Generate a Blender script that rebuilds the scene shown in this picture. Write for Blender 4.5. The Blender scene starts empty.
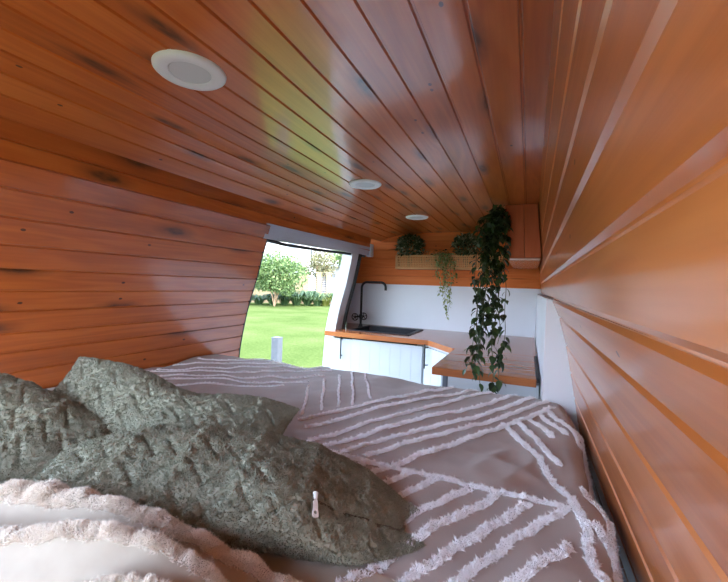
import bpy, math, random
import numpy as np
from mathutils import Vector

random.seed(7)
rng = np.random.default_rng(11)
SC = bpy.context.scene
COL = SC.collection
CZ = 1.17                      # lens height above the van floor; heights below are relative to the lens
PI = math.pi

PROBE = False
F, YAW, PT, RL = 370.0, math.radians(23.9), math.radians(1.0), math.radians(1.9)
fw = Vector((-math.sin(YAW) * math.cos(PT), math.cos(YAW) * math.cos(PT), -math.sin(PT)))
rh = Vector((math.cos(YAW), math.sin(YAW), 0)); uh = rh.cross(fw)
rv = rh * math.cos(RL) + uh * math.sin(RL); uv_ = rv.cross(fw)

# ------------------------------------------------------------------ materials
def new_mat(name):
    m = bpy.data.materials.new(name); m.use_nodes = True
    nt = m.node_tree; b = nt.nodes['Principled BSDF']
    return m, nt, b

def node(nt, t, **kw):
    n = nt.nodes.new(t)
    for k, v in kw.items(): setattr(n, k, v)
    return n

def ramp(nt, stops, interp='LINEAR'):
    r = nt.nodes.new('ShaderNodeValToRGB'); r.color_ramp.interpolation = interp
    e = r.color_ramp.elements
    e[0].position = stops[0][0]; e[1].position = stops[-1][0]
    for p, c in stops[1:-1]: e.new(p)
    for k, (p, c) in enumerate(stops): e[k].color = (c[0], c[1], c[2], 1)
    return r

def mathn(nt, op, a, b=None, c=None):
    n = nt.nodes.new('ShaderNodeMath'); n.operation = op
    for k, x in enumerate((a, b, c)):
        if x is None: continue
        if isinstance(x, (int, float)): n.inputs[k].default_value = x
        else: nt.links.new(x, n.inputs[k])
    return n.outputs[0]

def mixc(nt, fac, a, b, blend='MIX'):
    n = nt.nodes.new('ShaderNodeMix'); n.data_type = 'RGBA'; n.blend_type = blend
    if isinstance(fac, (int, float)): n.inputs[0].default_value = fac
    else: nt.links.new(fac, n.inputs[0])
    for k, x in ((6, a), (7, b)):
        if isinstance(x, tuple): n.inputs[k].default_value = (x[0], x[1], x[2], 1)
        else: nt.links.new(x, n.inputs[k])
    return n.outputs[2]

def wood_mat(name, dark, mid, light, rough=0.22, knots=True, coat=0.0, spec=0.5, cior=1.5):
    m, nt, b = new_mat(name)
    uv = node(nt, 'ShaderNodeTexCoord').outputs['UV']
    sep = node(nt, 'ShaderNodeSeparateXYZ'); nt.links.new(uv, sep.inputs[0])
    U, V = sep.outputs[0], sep.outputs[1]
    board = mathn(nt, 'FLOOR', V)
    wn = node(nt, 'ShaderNodeTexWhiteNoise', noise_dimensions='1D'); nt.links.new(board, wn.inputs['W'])
    def coords(su, sv, off=0.0):
        c = node(nt, 'ShaderNodeCombineXYZ')
        nt.links.new(mathn(nt, 'MULTIPLY', U, su), c.inputs[0])
        nt.links.new(mathn(nt, 'MULTIPLY', V, sv), c.inputs[1])
        c.inputs[2].default_value = off
        return c.outputs[0]
    # knots: elliptical, sparse, distort the grain around them
    vor = node(nt, 'ShaderNodeTexVoronoi', feature='F1', voronoi_dimensions='2D'); vor.inputs['Scale'].default_value = 1.0
    nt.links.new(coords(2.1, 7.3), vor.inputs['Vector'])
    gate_s = node(nt, 'ShaderNodeSeparateColor'); nt.links.new(vor.outputs['Color'], gate_s.inputs[0])
    gate = mathn(nt, 'GREATER_THAN', gate_s.outputs[0], 0.55)
    kd = mathn(nt, 'MULTIPLY', mathn(nt, 'SUBTRACT', 1.0, vor.outputs['Distance']), gate)
    warp = mathn(nt, 'MULTIPLY', mathn(nt, 'POWER', mathn(nt, 'MAXIMUM', kd, 0.0), 6.0), 0.6)
    n1 = node(nt, 'ShaderNodeTexNoise'); n1.inputs['Scale'].default_value = 1.0; n1.inputs['Detail'].default_value = 3
    n1.inputs['Distortion'].default_value = 0.4
    nt.links.new(coords(0.9, 9.0, 3.1), n1.inputs['Vector'])
    ring = mathn(nt, 'ADD', mathn(nt, 'MULTIPLY', n1.outputs[0], 9.0), warp)
    ring = mathn(nt, 'MULTIPLY_ADD', mathn(nt, 'SINE', mathn(nt, 'MULTIPLY', ring, 5.0)), 0.5, 0.5)
    n2 = node(nt, 'ShaderNodeTexNoise'); n2.inputs['Scale'].default_value = 1.0; n2.inputs['Detail'].default_value = 5
    nt.links.new(coords(4.0, 130.0, 7.7), n2.inputs['Vector'])
    n3 = node(nt, 'ShaderNodeTexNoise'); n3.inputs['Scale'].default_value = 1.0; n3.inputs['Detail'].default_value = 2
    nt.links.new(coords(1.3, 6.0, 1.7), n3.inputs['Vector'])
    f = mathn(nt, 'MULTIPLY', ring, 0.17)
    f = mathn(nt, 'MULTIPLY_ADD', n2.outputs[0], 0.34, f)
    f = mathn(nt, 'MULTIPLY_ADD', n3.outputs[0], 0.42, f)
    f = mathn(nt, 'MULTIPLY_ADD', wn.outputs[0], 0.26, f)
    f = mathn(nt, 'SUBTRACT', f, 0.12)
    r = ramp(nt, [(0.08, dark), (0.45, mid), (0.85, light)]); nt.links.new(f, r.inputs[0])
    col = r.outputs[0]
    if knots:
        hal = ramp(nt, [(0.0, (0, 0, 0)), (0.74, (0, 0, 0)), (0.86, (0.45, 0.45, 0.45)), (0.93, (0.9, 0.9, 0.9))])
        nt.links.new(kd, hal.inputs[0])
        n4 = node(nt, 'ShaderNodeTexNoise'); n4.inputs['Scale'].default_value = 1.0; n4.inputs['Detail'].default_value = 3
        nt.links.new(coords(25.0, 60.0), n4.inputs['Vector'])
        kf = mathn(nt, 'MULTIPLY', hal.outputs[0], mathn(nt, 'MULTIPLY_ADD', n4.outputs[0], 0.9, 0.45))
        kf = mathn(nt, 'MINIMUM', kf, 0.92)
        if knots != 'pin': col = mixc(nt, kf, col, (0.035, 0.012, 0.008))
        # little pin knots
        vp = node(nt, 'ShaderNodeTexVoronoi', feature='F1', voronoi_dimensions='2D'); vp.inputs['Scale'].default_value = 1.0
        nt.links.new(coords(5.5, 9.0, 4.0), vp.inputs['Vector'])
        g2 = node(nt, 'ShaderNodeSeparateColor'); nt.links.new(vp.outputs['Color'], g2.inputs[0])
        pf = mathn(nt, 'MULTIPLY', mathn(nt, 'LESS_THAN', vp.outputs['Distance'], 0.04), mathn(nt, 'GREATER_THAN', g2.outputs[1], 0.9))
        col = mixc(nt, mathn(nt, 'MULTIPLY', pf, 0.85), col, (0.02, 0.008, 0.006))
    nt.links.new(col, b.inputs['Base Color'])
    b.inputs['Roughness'].default_value = rough
    b.inputs['Specular IOR Level'].default_value = spec
    b.inputs['Coat Weight'].default_value = coat
    b.inputs['Coat Roughness'].default_value = 0.13; b.inputs['Coat IOR'].default_value = cior
    bp = node(nt, 'ShaderNodeBump'); bp.inputs['Strength'].default_value = 0.10; bp.inputs['Distance'].default_value = 0.002
    nt.links.new(n2.outputs[0], bp.inputs['Height']); nt.links.new(bp.outputs[0], b.inputs['Normal'])
    return m

def plain(name, col, rough=0.5, metal=0.0, noise=0.06, scale=30.0, bump=0.0, spec=0.5, sheen=0.0, trans=0.0):
    m, nt, b = new_mat(name)
    tc = node(nt, 'ShaderNodeTexCoord')
    n = node(nt, 'ShaderNodeTexNoise'); n.inputs['Scale'].default_value = scale; n.inputs['Detail'].default_value = 4
    nt.links.new(tc.outputs['Object'], n.inputs['Vector'])
    lo = tuple(max(0, c * (1 - noise)) for c in col); hi = tuple(min(1, c * (1 + noise)) for c in col)
    r = ramp(nt, [(0.3, lo), (0.7, hi)]); nt.links.new(n.outputs[0], r.inputs[0])
    nt.links.new(r.outputs[0], b.inputs['Base Color'])
    b.inputs['Roughness'].default_value = rough; b.inputs['Metallic'].default_value = metal
    b.inputs['Specular IOR Level'].default_value = spec
    if sheen: b.inputs['Sheen Weight'].default_value = sheen
    if trans: b.inputs['Transmission Weight'].default_value = trans
    if bump:
        bp = node(nt, 'ShaderNodeBump'); bp.inputs['Strength'].default_value = bump; bp.inputs['Distance'].default_value = 0.003
        nt.links.new(n.outputs[0], bp.inputs['Height']); nt.links.new(bp.outputs[0], b.inputs['Normal'])
    return m

def leaf_mat(name, a, bcol, c=None, rough=0.45):
    m, nt, b = new_mat(name)
    g = node(nt, 'ShaderNodeNewGeometry')
    r = ramp(nt, [(0.0, a), (0.6, bcol), (1.0, c or bcol)]); nt.links.new(g.outputs['Random Per Island'], r.inputs[0])
    nt.links.new(r.outputs[0], b.inputs['Base Color']); b.inputs['Roughness'].default_value = rough
    tr = node(nt, 'ShaderNodeBsdfTranslucent'); nt.links.new(r.outputs[0], tr.inputs[0])
    mx = node(nt, 'ShaderNodeMixShader'); mx.inputs[0].default_value = 0.3
    nt.links.new(b.outputs[0], mx.inputs[1]); nt.links.new(tr.outputs[0], mx.inputs[2])
    nt.links.new(mx.outputs[0], nt.nodes['Material Output'].inputs[0])
    return m

def weave_mat(name, a, bcol, scale=900.0, rough=0.9):
    m, nt, b = new_mat(name)
    tc = node(nt, 'ShaderNodeTexCoord')
    n = node(nt, 'ShaderNodeTexNoise'); n.inputs['Scale'].default_value = 9; n.inputs['Detail'].default_value = 5
    nt.links.new(tc.outputs['Object'], n.inputs['Vector'])
    r = ramp(nt, [(0.3, a), (0.7, bcol)]); nt.links.new(n.outputs[0], r.inputs[0])
    nt.links.new(r.outputs[0], b.inputs['Base Color']); b.inputs['Roughness'].default_value = rough
    b.inputs['Specular IOR Level'].default_value = 0.15; b.inputs['Sheen Weight'].default_value = 0.15
    n2 = node(nt, 'ShaderNodeTexNoise'); n2.inputs['Scale'].default_value = scale; n2.inputs['Detail'].default_value = 2
    nt.links.new(tc.outputs['Object'], n2.inputs['Vector'])
    bp = node(nt, 'ShaderNodeBump'); bp.inputs['Strength'].default_value = 0.25; bp.inputs['Distance'].default_value = 0.001
    nt.links.new(n2.outputs[0], bp.inputs['Height']); nt.links.new(bp.outputs[0], b.inputs['Normal'])
    return m

WOOD = wood_mat('stained_pine_lining', (0.28, 0.060, 0.010), (0.47, 0.116, 0.019), (0.62, 0.185, 0.036), rough=0.36, coat=1.0, cior=1.58)
WOOD_B = wood_mat('matt_pine_lining', (0.48, 0.110, 0.020), (0.65, 0.165, 0.034), (0.74, 0.23, 0.055), rough=0.55, coat=0.0, spec=0.25)
WOOD_R = wood_mat('stained_pine_side', (0.34, 0.088, 0.018), (0.50, 0.148, 0.031), (0.62, 0.21, 0.052), rough=0.36, coat=0.8, knots='pin')
TOP = wood_mat('varnished_worktop', (0.25, 0.068, 0.021), (0.37, 0.112, 0.036), (0.46, 0.155, 0.055), rough=0.16, knots=False)
BOXW = wood_mat('stained_box_ply', (0.42, 0.095, 0.032), (0.54, 0.135, 0.046), (0.63, 0.18, 0.068), rough=0.5, knots=False, spec=0.2)
CANEW = wood_mat('pale_cane_frame', (0.45, 0.21, 0.075), (0.60, 0.31, 0.12), (0.70, 0.40, 0.17), rough=0.5, knots=False)
CANE = plain('woven_cane', (0.64, 0.32, 0.12), 0.55, noise=0.2, scale=120)
WHITE = plain('white_satin_panel', (0.73, 0.77, 0.83), 0.32, noise=0.015, scale=6)
CAB = plain('white_cabinet_paint', (0.55, 0.575, 0.60), 0.35, noise=0.015, scale=8)
BLACK = plain('black_powder_coat', (0.010, 0.010, 0.011), 0.45, noise=0.1, spec=0.25)
SINK = plain('black_composite', (0.016, 0.017, 0.021), 0.5, noise=0.25, scale=300, spec=0.25)
RUBBER = plain('black_rubber', (0.012, 0.012, 0.013), 0.6)
PLASTIC = plain('white_lamp_plastic', (0.72, 0.76, 0.82), 0.4, noise=0.01)
DIFF = plain('frosted_diffuser', (0.56, 0.60, 0.66), 0.5, noise=0.01)
GREYP = plain('grey_painted_steel', (0.42, 0.46, 0.52), 0.4, noise=0.03)
VANW = plain('white_van_paint', (0.55, 0.56, 0.58), 0.25, noise=0.02)
DGREY = plain('dark_grey_trim', (0.10, 0.12, 0.15), 0.5, noise=0.05)
FLOORM = plain('pale_vinyl_floor', (0.55, 0.52, 0.48), 0.4, noise=0.1, scale=15)
SPREAD = weave_mat('grey_cotton_weave', (0.375, 0.335, 0.315), (0.44, 0.40, 0.38))
TUFT = plain('white_tufted_yarn', (0.93, 0.93, 0.95), 0.9, noise=0.03, scale=200, spec=0.1, sheen=0.2)
MATT = plain('mattress_ticking', (0.6, 0.58, 0.55), 0.9)
def pile_mat(name, a, bcol, trans=False):
    m, nt, b = new_mat(name)
    tc = node(nt, 'ShaderNodeTexCoord')
    n = node(nt, 'ShaderNodeTexNoise'); n.inputs['Scale'].default_value = 22; n.inputs['Detail'].default_value = 4
    nt.links.new(tc.outputs['Object'], n.inputs['Vector'])
    r = ramp(nt, [(0.3, a), (0.72, bcol)]); nt.links.new(n.outputs[0], r.inputs[0])
    nt.links.new(r.outputs[0], b.inputs['Base Color']); b.inputs['Roughness'].default_value = 0.95
    b.inputs['Specular IOR Level'].default_value = 0.1; b.inputs['Sheen Weight'].default_value = 0.35
    b.inputs['Sheen Roughness'].default_value = 0.5
    if not trans: return m
    tr = node(nt, 'ShaderNodeBsdfTranslucent'); nt.links.new(r.outputs[0], tr.inputs[0])
    mx = node(nt, 'ShaderNodeMixShader'); mx.inputs[0].default_value = 0.42
    nt.links.new(b.outputs[0], mx.inputs[1]); nt.links.new(tr.outputs[0], mx.inputs[2])
    nt.links.new(mx.outputs[0], nt.nodes['Material Output'].inputs[0])
    return m
SC_ = ((0.26, 0.265, 0.20), (0.345, 0.352, 0.272))
SAGE = pile_mat('sage_green_pile', *SC_); SAGEF = pile_mat('sage_green_fibres', *SC_, True)
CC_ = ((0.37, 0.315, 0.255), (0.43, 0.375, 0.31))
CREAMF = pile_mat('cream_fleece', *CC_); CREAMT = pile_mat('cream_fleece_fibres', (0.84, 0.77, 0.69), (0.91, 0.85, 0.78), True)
STEEL = plain('pale_zip_metal', (0.74, 0.71, 0.68), 0.3, metal=0.0, noise=0.03)
ZIPT = plain('dark_zip_tape', (0.10, 0.09, 0.06), 0.8)
LEAFD = leaf_mat('dark_vine_leaf', (0.012, 0.028, 0.010), (0.030, 0.062, 0.020), (0.06, 0.11, 0.03), 0.4)
LEAFB = leaf_mat('bush_leaf', (0.035, 0.06, 0.02), (0.09, 0.125, 0.055), (0.42, 0.44, 0.30), 0.5)
LEAFL = leaf_mat('variegated_leaf', (0.16, 0.24, 0.07), (0.34, 0.42, 0.16), (0.60, 0.60, 0.36), 0.5)
STEM = plain('plant_stem', (0.05, 0.07, 0.025), 0.6)
FROST = leaf_mat('shrub_leaf', (0.038, 0.083, 0.018), (0.098, 0.165, 0.048), (0.225, 0.300, 0.112), 0.6)
OLIVE = leaf_mat('olive_tree_leaf', (0.080, 0.072, 0.032), (0.160, 0.160, 0.072), (0.256, 0.240, 0.120), 0.6)
PALML = leaf_mat('fresh_green_leaf', (0.048, 0.112, 0.024), (0.112, 0.192, 0.048), (0.224, 0.288, 0.112), 0.6)
STRAP = leaf_mat('strap_leaf', (0.020, 0.054, 0.019), (0.051, 0.105, 0.037), (0.119, 0.187, 0.076), 0.5)
STRAPY = leaf_mat('yellow_strap_leaf', (0.153, 0.187, 0.029), (0.221, 0.255, 0.048), (0.289, 0.289, 0.093), 0.5)
BARK = plain('tree_bark', (0.30, 0.20, 0.12), 0.9, noise=0.3)
RENDERW = plain('cream_render', (0.22, 0.172, 0.10), 0.9, noise=0.06, scale=2)
PANELG = plain('grey_fence_panel', (0.42, 0.44, 0.46), 0.6)
IRON = plain('dark_iron', (0.06, 0.06, 0.06), 0.5)
HWHITE = plain('white_house_render', (0.36, 0.355, 0.35), 0.9, noise=0.02)
ROOFG = plain('grey_roof_tile', (0.13, 0.135, 0.15), 0.8, noise=0.15, scale=4)
GLASS = plain('dark_window_glass', (0.10, 0.12, 0.14), 0.1)
POST = plain('grey_weathered_post', (0.062, 0.070, 0.085), 0.8, noise=0.1, scale=12)
m_, nt_, b_ = new_mat('mown_lawn'); LAWN = m_
tc_ = node(nt_, 'ShaderNodeTexCoord')
a_ = node(nt_, 'ShaderNodeTexNoise'); a_.inputs['Scale'].default_value = 0.55; a_.inputs['Detail'].default_value = 6
c_ = node(nt_, 'ShaderNodeTexNoise'); c_.inputs['Scale'].default_value = 14; c_.inputs['Detail'].default_value = 4
nt_.links.new(tc_.outputs['Object'], a_.inputs['Vector']); nt_.links.new(tc_.outputs['Object'], c_.inputs['Vector'])
f_ = mathn(nt_, 'MULTIPLY_ADD', c_.outputs[0], 0.45, mathn(nt_, 'MULTIPLY', a_.outputs[0], 0.55))
r_ = ramp(nt_, [(0.35, (0.040, 0.064, 0.017)), (0.5, (0.061, 0.085, 0.026)), (0.65, (0.085, 0.103, 0.040))])
nt_.links.new(f_, r_.inputs[0]); nt_.links.new(r_.outputs[0], b_.inputs['Base Color']); b_.inputs['Roughness'].default_value = 0.9
b_.inputs['Specular IOR Level'].default_value = 0.0
bp_ = node(nt_, 'ShaderNodeBump'); bp_.inputs['Distance'].default_value = 0.05; bp_.inputs['Strength'].default_value = 0.6
nt_.links.new(c_.outputs[0], bp_.inputs['Height']); nt_.links.new(bp_.outputs[0], b_.inputs['Normal'])

# ------------------------------------------------------------------ object helpers
ORG = {}
def link(o, parent=None, org=(0, 0, 0)):
    COL.objects.link(o)
    if parent is not None: o.parent = parent
    ORG[o.name] = Vector(org)
    return o

def tag(o, label=None, cat=None, group=None, kind=None):
    if label: o['label'] = label
    if cat: o['category'] = cat
    if group: o['group'] = group
    if kind: o['kind'] = kind
    return o

def thing(name, loc, label, cat, group=None, kind=None):
    o = bpy.data.objects.new(name, None); o.empty_display_size = 0.1
    o.location = (loc[0], loc[1], loc[2] + CZ)
    link(o, None, o.location); return tag(o, label, cat, group, kind)

def np_obj(name, V, faces, mats, parent=None, smooth=True, uv=None, mat_idx=None, smooth_flags=None, org=None):
    """V in lens-relative metres; faces: list of int arrays (n,k); one mesh object."""
    V = np.asarray(V, float).copy(); V[:, 2] += CZ
    o_w = ORG[parent.name] if parent is not None else (Vector((org[0], org[1], org[2] + CZ)) if org else Vector((0, 0, 0)))
    V -= np.array(o_w)
    me = bpy.data.meshes.new(name)
    faces = [np.asarray(f, dtype=np.int64) for f in faces if len(f)]
    loops = np.concatenate([f.ravel() for f in faces])
    tot = np.concatenate([np.full(len(f), f.shape[1]) for f in faces])
    start = np.concatenate([[0], np.cumsum(tot)[:-1]])
    me.vertices.add(len(V)); me.vertices.foreach_set('co', V.ravel())
    me.loops.add(len(loops)); me.loops.foreach_set('vertex_index', loops.astype(np.int32))
    me.polygons.add(len(tot)); me.polygons.foreach_set('loop_start', start.astype(np.int32))
    me.polygons.foreach_set('loop_total', tot.astype(np.int32))
    if mat_idx is not None:
        me.polygons.foreach_set('material_index', np.concatenate([np.full(len(f), i) for f, i in zip(faces, mat_idx)]).astype(np.int32))
    if smooth_flags is not None:
        me.polygons.foreach_set('use_smooth', np.concatenate([np.full(len(f), s) for f, s in zip(faces, smooth_flags)]))
    else:
        me.polygons.foreach_set('use_smooth', np.full(len(tot), bool(smooth)))
    if uv is not None:
        l = me.uv_layers.new(name='UVMap'); l.data.foreach_set('uv', np.asarray(uv, float).ravel())
    me.update(calc_edges=True); me.validate()
    for m in (mats if isinstance(mats, (list, tuple)) else [mats]): me.materials.append(m)
    o = bpy.data.objects.new(name, me)
    if parent is None: o.location = o_w
    return link(o, parent, o_w)

BOARD = [0]
class MB:
    def __init__(s): s.v = []; s.f = []; s.uv = []
    def poly(s, pts, uvs=None):
        b = len(s.v); s.v += [tuple(p) for p in pts]; s.f.append(list(range(b, b + len(pts))))
        s.uv += list(uvs) if uvs else [(0, 0)] * len(pts)
    def hexa(s, c, uax=0, off=None):
        """c: eight corners (bottom 4 ccw, top 4 ccw)."""
        if off is None: BOARD[0] += 1; off = BOARD[0]
        du = (off * 1.37) % 7
        o2 = [k for k in range(3) if k != uax]
        for q in ((3, 2, 1, 0), (4, 5, 6, 7), (0, 1, 5, 4), (1, 2, 6, 5), (2, 3, 7, 6), (3, 0, 4, 7)):
            p = [c[k] for k in q]
            s.poly(p, [(a[uax] + du, off + 0.5 + max(-.45, min(.45, ((a[o2[0]] - c[0][o2[0]]) + (a[o2[1]] - c[0][o2[1]])) * 0.6))) for a in p])
    def box(s, x0, x1, y0, y1, z0, z1, uax=0, bev=0.0, off=None):
        if bev <= 0:
            s.hexa([(x0, y0, z0), (x1, y0, z0), (x1, y1, z0), (x0, y1, z0), (x0, y0, z1), (x1, y0, z1), (x1, y1, z1), (x0, y1, z1)], uax, off)
            return
        bm = bmesh.new(); bmesh.ops.create_cube(bm, size=1)
        for v in bm.verts: v.co = Vector(((x0 + x1) / 2 + v.co.x * (x1 - x0), (y0 + y1) / 2 + v.co.y * (y1 - y0), (z0 + z1) / 2 + v.co.z * (z1 - z0)))
        bmesh.ops.bevel(bm, geom=list(bm.edges), offset=bev, segments=2, affect='EDGES', profile=0.5)
        if off is None: BOARD[0] += 1; off = BOARD[0]
        o2 = [k for k in range(3) if k != uax]; c0 = (x0, y0, z0); du = (off * 1.37) % 7
        for f in bm.faces:
            p = [tuple(v.co) for v in f.verts]
            s.poly(p, [(a[uax] + du, off + 0.5 + max(-.45, min(.45, ((a[o2[0]] - c0[o2[0]]) + (a[o2[1]] - c0[o2[1]])) * 0.6))) for a in p])
        bm.free()
    def tube(s, path, r, n=10, caps=True, closed=False):
        path = [Vector(p) for p in path]; N = len(path)
        rr = r if isinstance(r, (list, tuple)) else [r] * N
        b = len(s.v); up = None; rings = []
        for i, p in enumerate(path):
            if closed: t = path[(i + 1) % N] - path[i - 1]
            else: t = path[min(i + 1, N - 1)] - path[max(i - 1, 0)]
            t.normalize()
            if up is None:
                up = Vector((0, 0, 1)) if abs(t.z) < 0.9 else Vector((1, 0, 0))
            a = t.cross(up)
            if a.length < 1e-5: a = t.cross(Vector((0, 1, 0)))
            a.normalize(); c = a.cross(t); up = c
            rings.append([p + (a * math.cos(2 * PI * k / n) + c * math.sin(2 * PI * k / n)) * rr[i] for k in range(n)])
        for i in range(N if closed else N - 1):
            A, B = rings[i], rings[(i + 1) % N]
            for k in range(n): s.poly([A[k], A[(k + 1) % n], B[(k + 1) % n], B[k]])
        if caps and not closed:
            s.poly(rings[0][::-1]); s.poly(rings[-1])
    def lathe(s, c, prof, n=40, axis='z'):
        for i in range(len(prof) - 1):
            (r0, h0), (r1, h1) = prof[i], prof[i + 1]
            for k in range(n):
                a0, a1 = 2 * PI * k / n, 2 * PI * (k + 1) / n
                def P(r, a, h):
                    if axis == 'z': return (c[0] + r * math.cos(a), c[1] + r * math.sin(a), c[2] + h)
                    return (c[0] + r * math.cos(a), c[1] + h, c[2] + r * math.sin(a))
                q = [P(r0, a0, h0), P(r0, a1, h0), P(r1, a1, h1), P(r1, a0, h1)]
                if r0 < 1e-6: q = [q[0], q[2], q[3]]
                elif r1 < 1e-6: q = q[:3]
                s.poly(q)
    def prism(s, outline, d):
        """outline: 3d points; d: extrusion vector."""
        A = [Vector(p) for p in outline]; B = [p + Vector(d) for p in A]; n = len(A)
        s.poly(A[::-1]); s.poly(B)
        for k in range(n): s.poly([A[k], A[(k + 1) % n], B[(k + 1) % n], B[k]])
    def build(s, name, mat, parent=None, smooth=False, org=None, weld=True):
        me = bpy.data.meshes.new(name)
        o_w = ORG[parent.name] if parent is not None else (Vector((org[0], org[1], org[2] + CZ)) if org else Vector((0, 0, 0)))
        me.from_pydata([(p[0] - o_w.x, p[1] - o_w.y, p[2] + CZ - o_w.z) for p in s.v], [], s.f)
        l = me.uv_layers.new(name='UVMap'); l.data.foreach_set('uv', np.array(s.uv, float).ravel())
        if weld:
            bm = bmesh.new(); bm.from_mesh(me); bmesh.ops.remove_doubles(bm, verts=bm.verts, dist=1e-5)
            bmesh.ops.recalc_face_normals(bm, faces=bm.faces)
            bm.to_mesh(me); bm.free()
        if smooth:
            me.polygons.foreach_set('use_smooth', np.full(len(me.polygons), True))
            try: me.set_sharp_from_angle(angle=math.radians(40))
            except Exception: pass
        me.materials.append(mat); me.update()
        o = bpy.data.objects.new(name, me)
        if parent is None: o.location = o_w
        return link(o, parent, o_w)

import bmesh

def boards(bounds, y0, y1, nrm_sign, thick=0.014, gd=0.0055, gw=0.0035, cw=0.003, axis='y', skip=()):
    """Tongue-and-groove boards. bounds: cross-section boundary points; extruded from y0 to y1 along `axis`."""
    mb = MB()
    for i in range(len(bounds) - 1):
        P, Q = Vector(bounds[i]), Vector(bounds[i + 1]); w = (Q - P).length; t = (Q - P) / w
        n = Vector((-t.y, t.x)) * nrm_sign
        prof = [P - n * gd, P + t * gw * 0.5 - n * gd, P + t * (gw * 0.5 + cw), Q - t * (gw * 0.5 + cw), Q - t * gw * 0.5 - n * gd, Q - n * gd, Q - n * thick, P - n * thick]
        BOARD[0] += 1; off = BOARD[0]; du = random.random() * 9
        dv = [0, .0017, .005, w - .005, w - .0017, w, w + .012, -.012]
        def P3(p, y): return (p.x, y, p.y) if axis == 'y' else (y, p.x, p.y)
        m = len(prof)
        # lengths cut so that long boards stay one mesh but several quads
        ys = [y0, y1]
        for k in range(m):
            a, b = prof[k], prof[(k + 1) % m]
            va, vb = dv[k], dv[(k + 1) % m] if k < m - 1 else -.012
            mb.poly([P3(a, y0), P3(b, y0), P3(b, y1), P3(a, y1)], [(y0 + du, off + .4 + va), (y0 + du, off + .4 + vb), (y1 + du, off + .4 + vb), (y1 + du, off + .4 + va)])
        mb.poly([P3(p, y0) for p in prof], [(y0 + du, off + .4 + d) for d in dv]); mb.poly([P3(p, y1) for p in prof[::-1]], [(y1 + du, off + .4 + d) for d in dv[::-1]])
    return mb

def resample(pts, step):
    pts = [Vector(p) for p in pts]; out = [pts[0]]; acc = 0.0; res = [tuple(pts[0])]
    for a, b in zip(pts[:-1], pts[1:]):
        L = (b - a).length; d = step - acc
        while d <= L:
            res.append(tuple(a.lerp(b, d / L))); d += step
        acc = L - (d - step)
    return res

# ------------------------------------------------------------------ room shell
YB = 3.60        # face of the far partition
Y0 = -0.60       # rear doorway
SILL = 1.80      # front end of the left lining
BED = -0.43
BEN = -0.42
FLR = -CZ

# ceiling: flat, then curving down to the left gutter
cp = [(0.012, 0.530)]
arc = [(0.060, .53), (-1.02, .53), (-1.15, .525), (-1.28, .505), (-1.38, .475), (-1.425, .455)]
cb = resample([(x, z, 0) for x, z in arc], 0.0935)
cb = [(p[0], p[1]) for p in cb] + [(-1.43, .452)]
mb = boards(cb, Y0, YB, 1, gw=0.0045, cw=0.003)
ceil = mb.build('ceiling', WOOD); tag(ceil, 'varnished pine board ceiling of the van', 'ceiling', kind='structure')
# roof skin above the boards (keeps daylight out)
mb = MB(); mb.box(-1.75, .40, Y0, YB + .05, .60, .62); tag(mb.build('ceiling_skin', VANW), 'white roof skin over the pine ceiling', 'roof', kind='structure')

# valance of two boards along the left gutter, above wall and door
vb = [(-1.424, .462), (-1.428, .395), (-1.432, .328)]
mb = boards(vb, Y0, 3.34, 1, thick=0.02); tag(mb.build('trim_1', WOOD), 'two pine boards running along the left gutter', 'trim', kind='structure')

# left wall with tumblehome
def xl(z): return float(np.interp(z, [-1.2, -.741, -.436, -.295, -.15, .006, .177, .32, .45], [-1.66, -1.66, -1.64, -1.613, -1.578, -1.522, -1.475, -1.425, -1.40]))
zz = [.335, .256, .172, .088, .012, -.060, -.128, -.205, -.272, -.345, -.43, -.515, -.60]
lb = [(xl(z), z) for z in zz]
mb = boards(lb, .35, SILL, 1)
WY0, WY1 = -.55, .34
for part in (boards(lb[:2], Y0, .349, 1), boards(lb[8:], Y0, .349, 1), boards(lb[1:9], Y0, WY0 - .001, 1)):
    o_ = len(mb.v); mb.v += part.v; mb.f += [[i + o_ for i in f] for f in part.f]; mb.uv += part.uv
tag(mb.build('wall_left', WOOD), 'left wall of pine boards leaning in towards the ceiling', 'wall', kind='structure')
mb = MB()
pz = [.40, .262, .0, -.268, -.4, -.8, -1.17]
def skin(mb, ya, yb, a, b): mb.hexa([(xl(b) - .06, ya, b), (xl(b) - .03, ya, b), (xl(b) - .03, yb, b), (xl(b) - .06, yb, b), (xl(a) - .06, ya, a), (xl(a) - .03, ya, a), (xl(a) - .03, yb, a), (xl(a) - .06, yb, a)])
for a, b in zip(pz[:-1], pz[1:]):
    if a > .27 or b < -.27: skin(mb, Y0, SILL - .003, a, b)
    else: skin(mb, .35, SILL - .003, a, b); skin(mb, Y0, WY0, a, b)
mb.box(-1.80, -1.40, Y0, YB, .50, .60)
tag(mb.build('wall_left_skin', VANW), 'white steel skin behind the left lining', 'wall', kind='structure')

win = thing('added_window_1', (-1.5, 0, -.27), 'unseen open side window added for daylight in the rear part of the left wall', 'window', kind='structure')  # unseen opening, put in to bring daylight onto bed and right wall
mb = MB()
for ya, yb in ((WY0, WY0 + .02), (WY1 - .02, WY1)):
    mb.hexa([(xl(-.268) - .06, ya, -.268), (xl(-.268) + .006, ya, -.268), (xl(-.268) + .006, yb, -.268), (xl(-.268) - .06, yb, -.268), (xl(.255) - .06, ya, .255), (xl(.255) + .006, ya, .255), (xl(.255) + .006, yb, .255), (xl(.255) - .06, yb, .255)])
mb.box(xl(.255) - .06, xl(.255) + .006, WY0 + .02, WY1 - .02, .237, .255); mb.box(xl(-.268) - .06, xl(-.268) + .006, WY0 + .02, WY1 - .02, -.268, -.250)
mb.build('added_window_frame', RUBBER, win)

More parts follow.
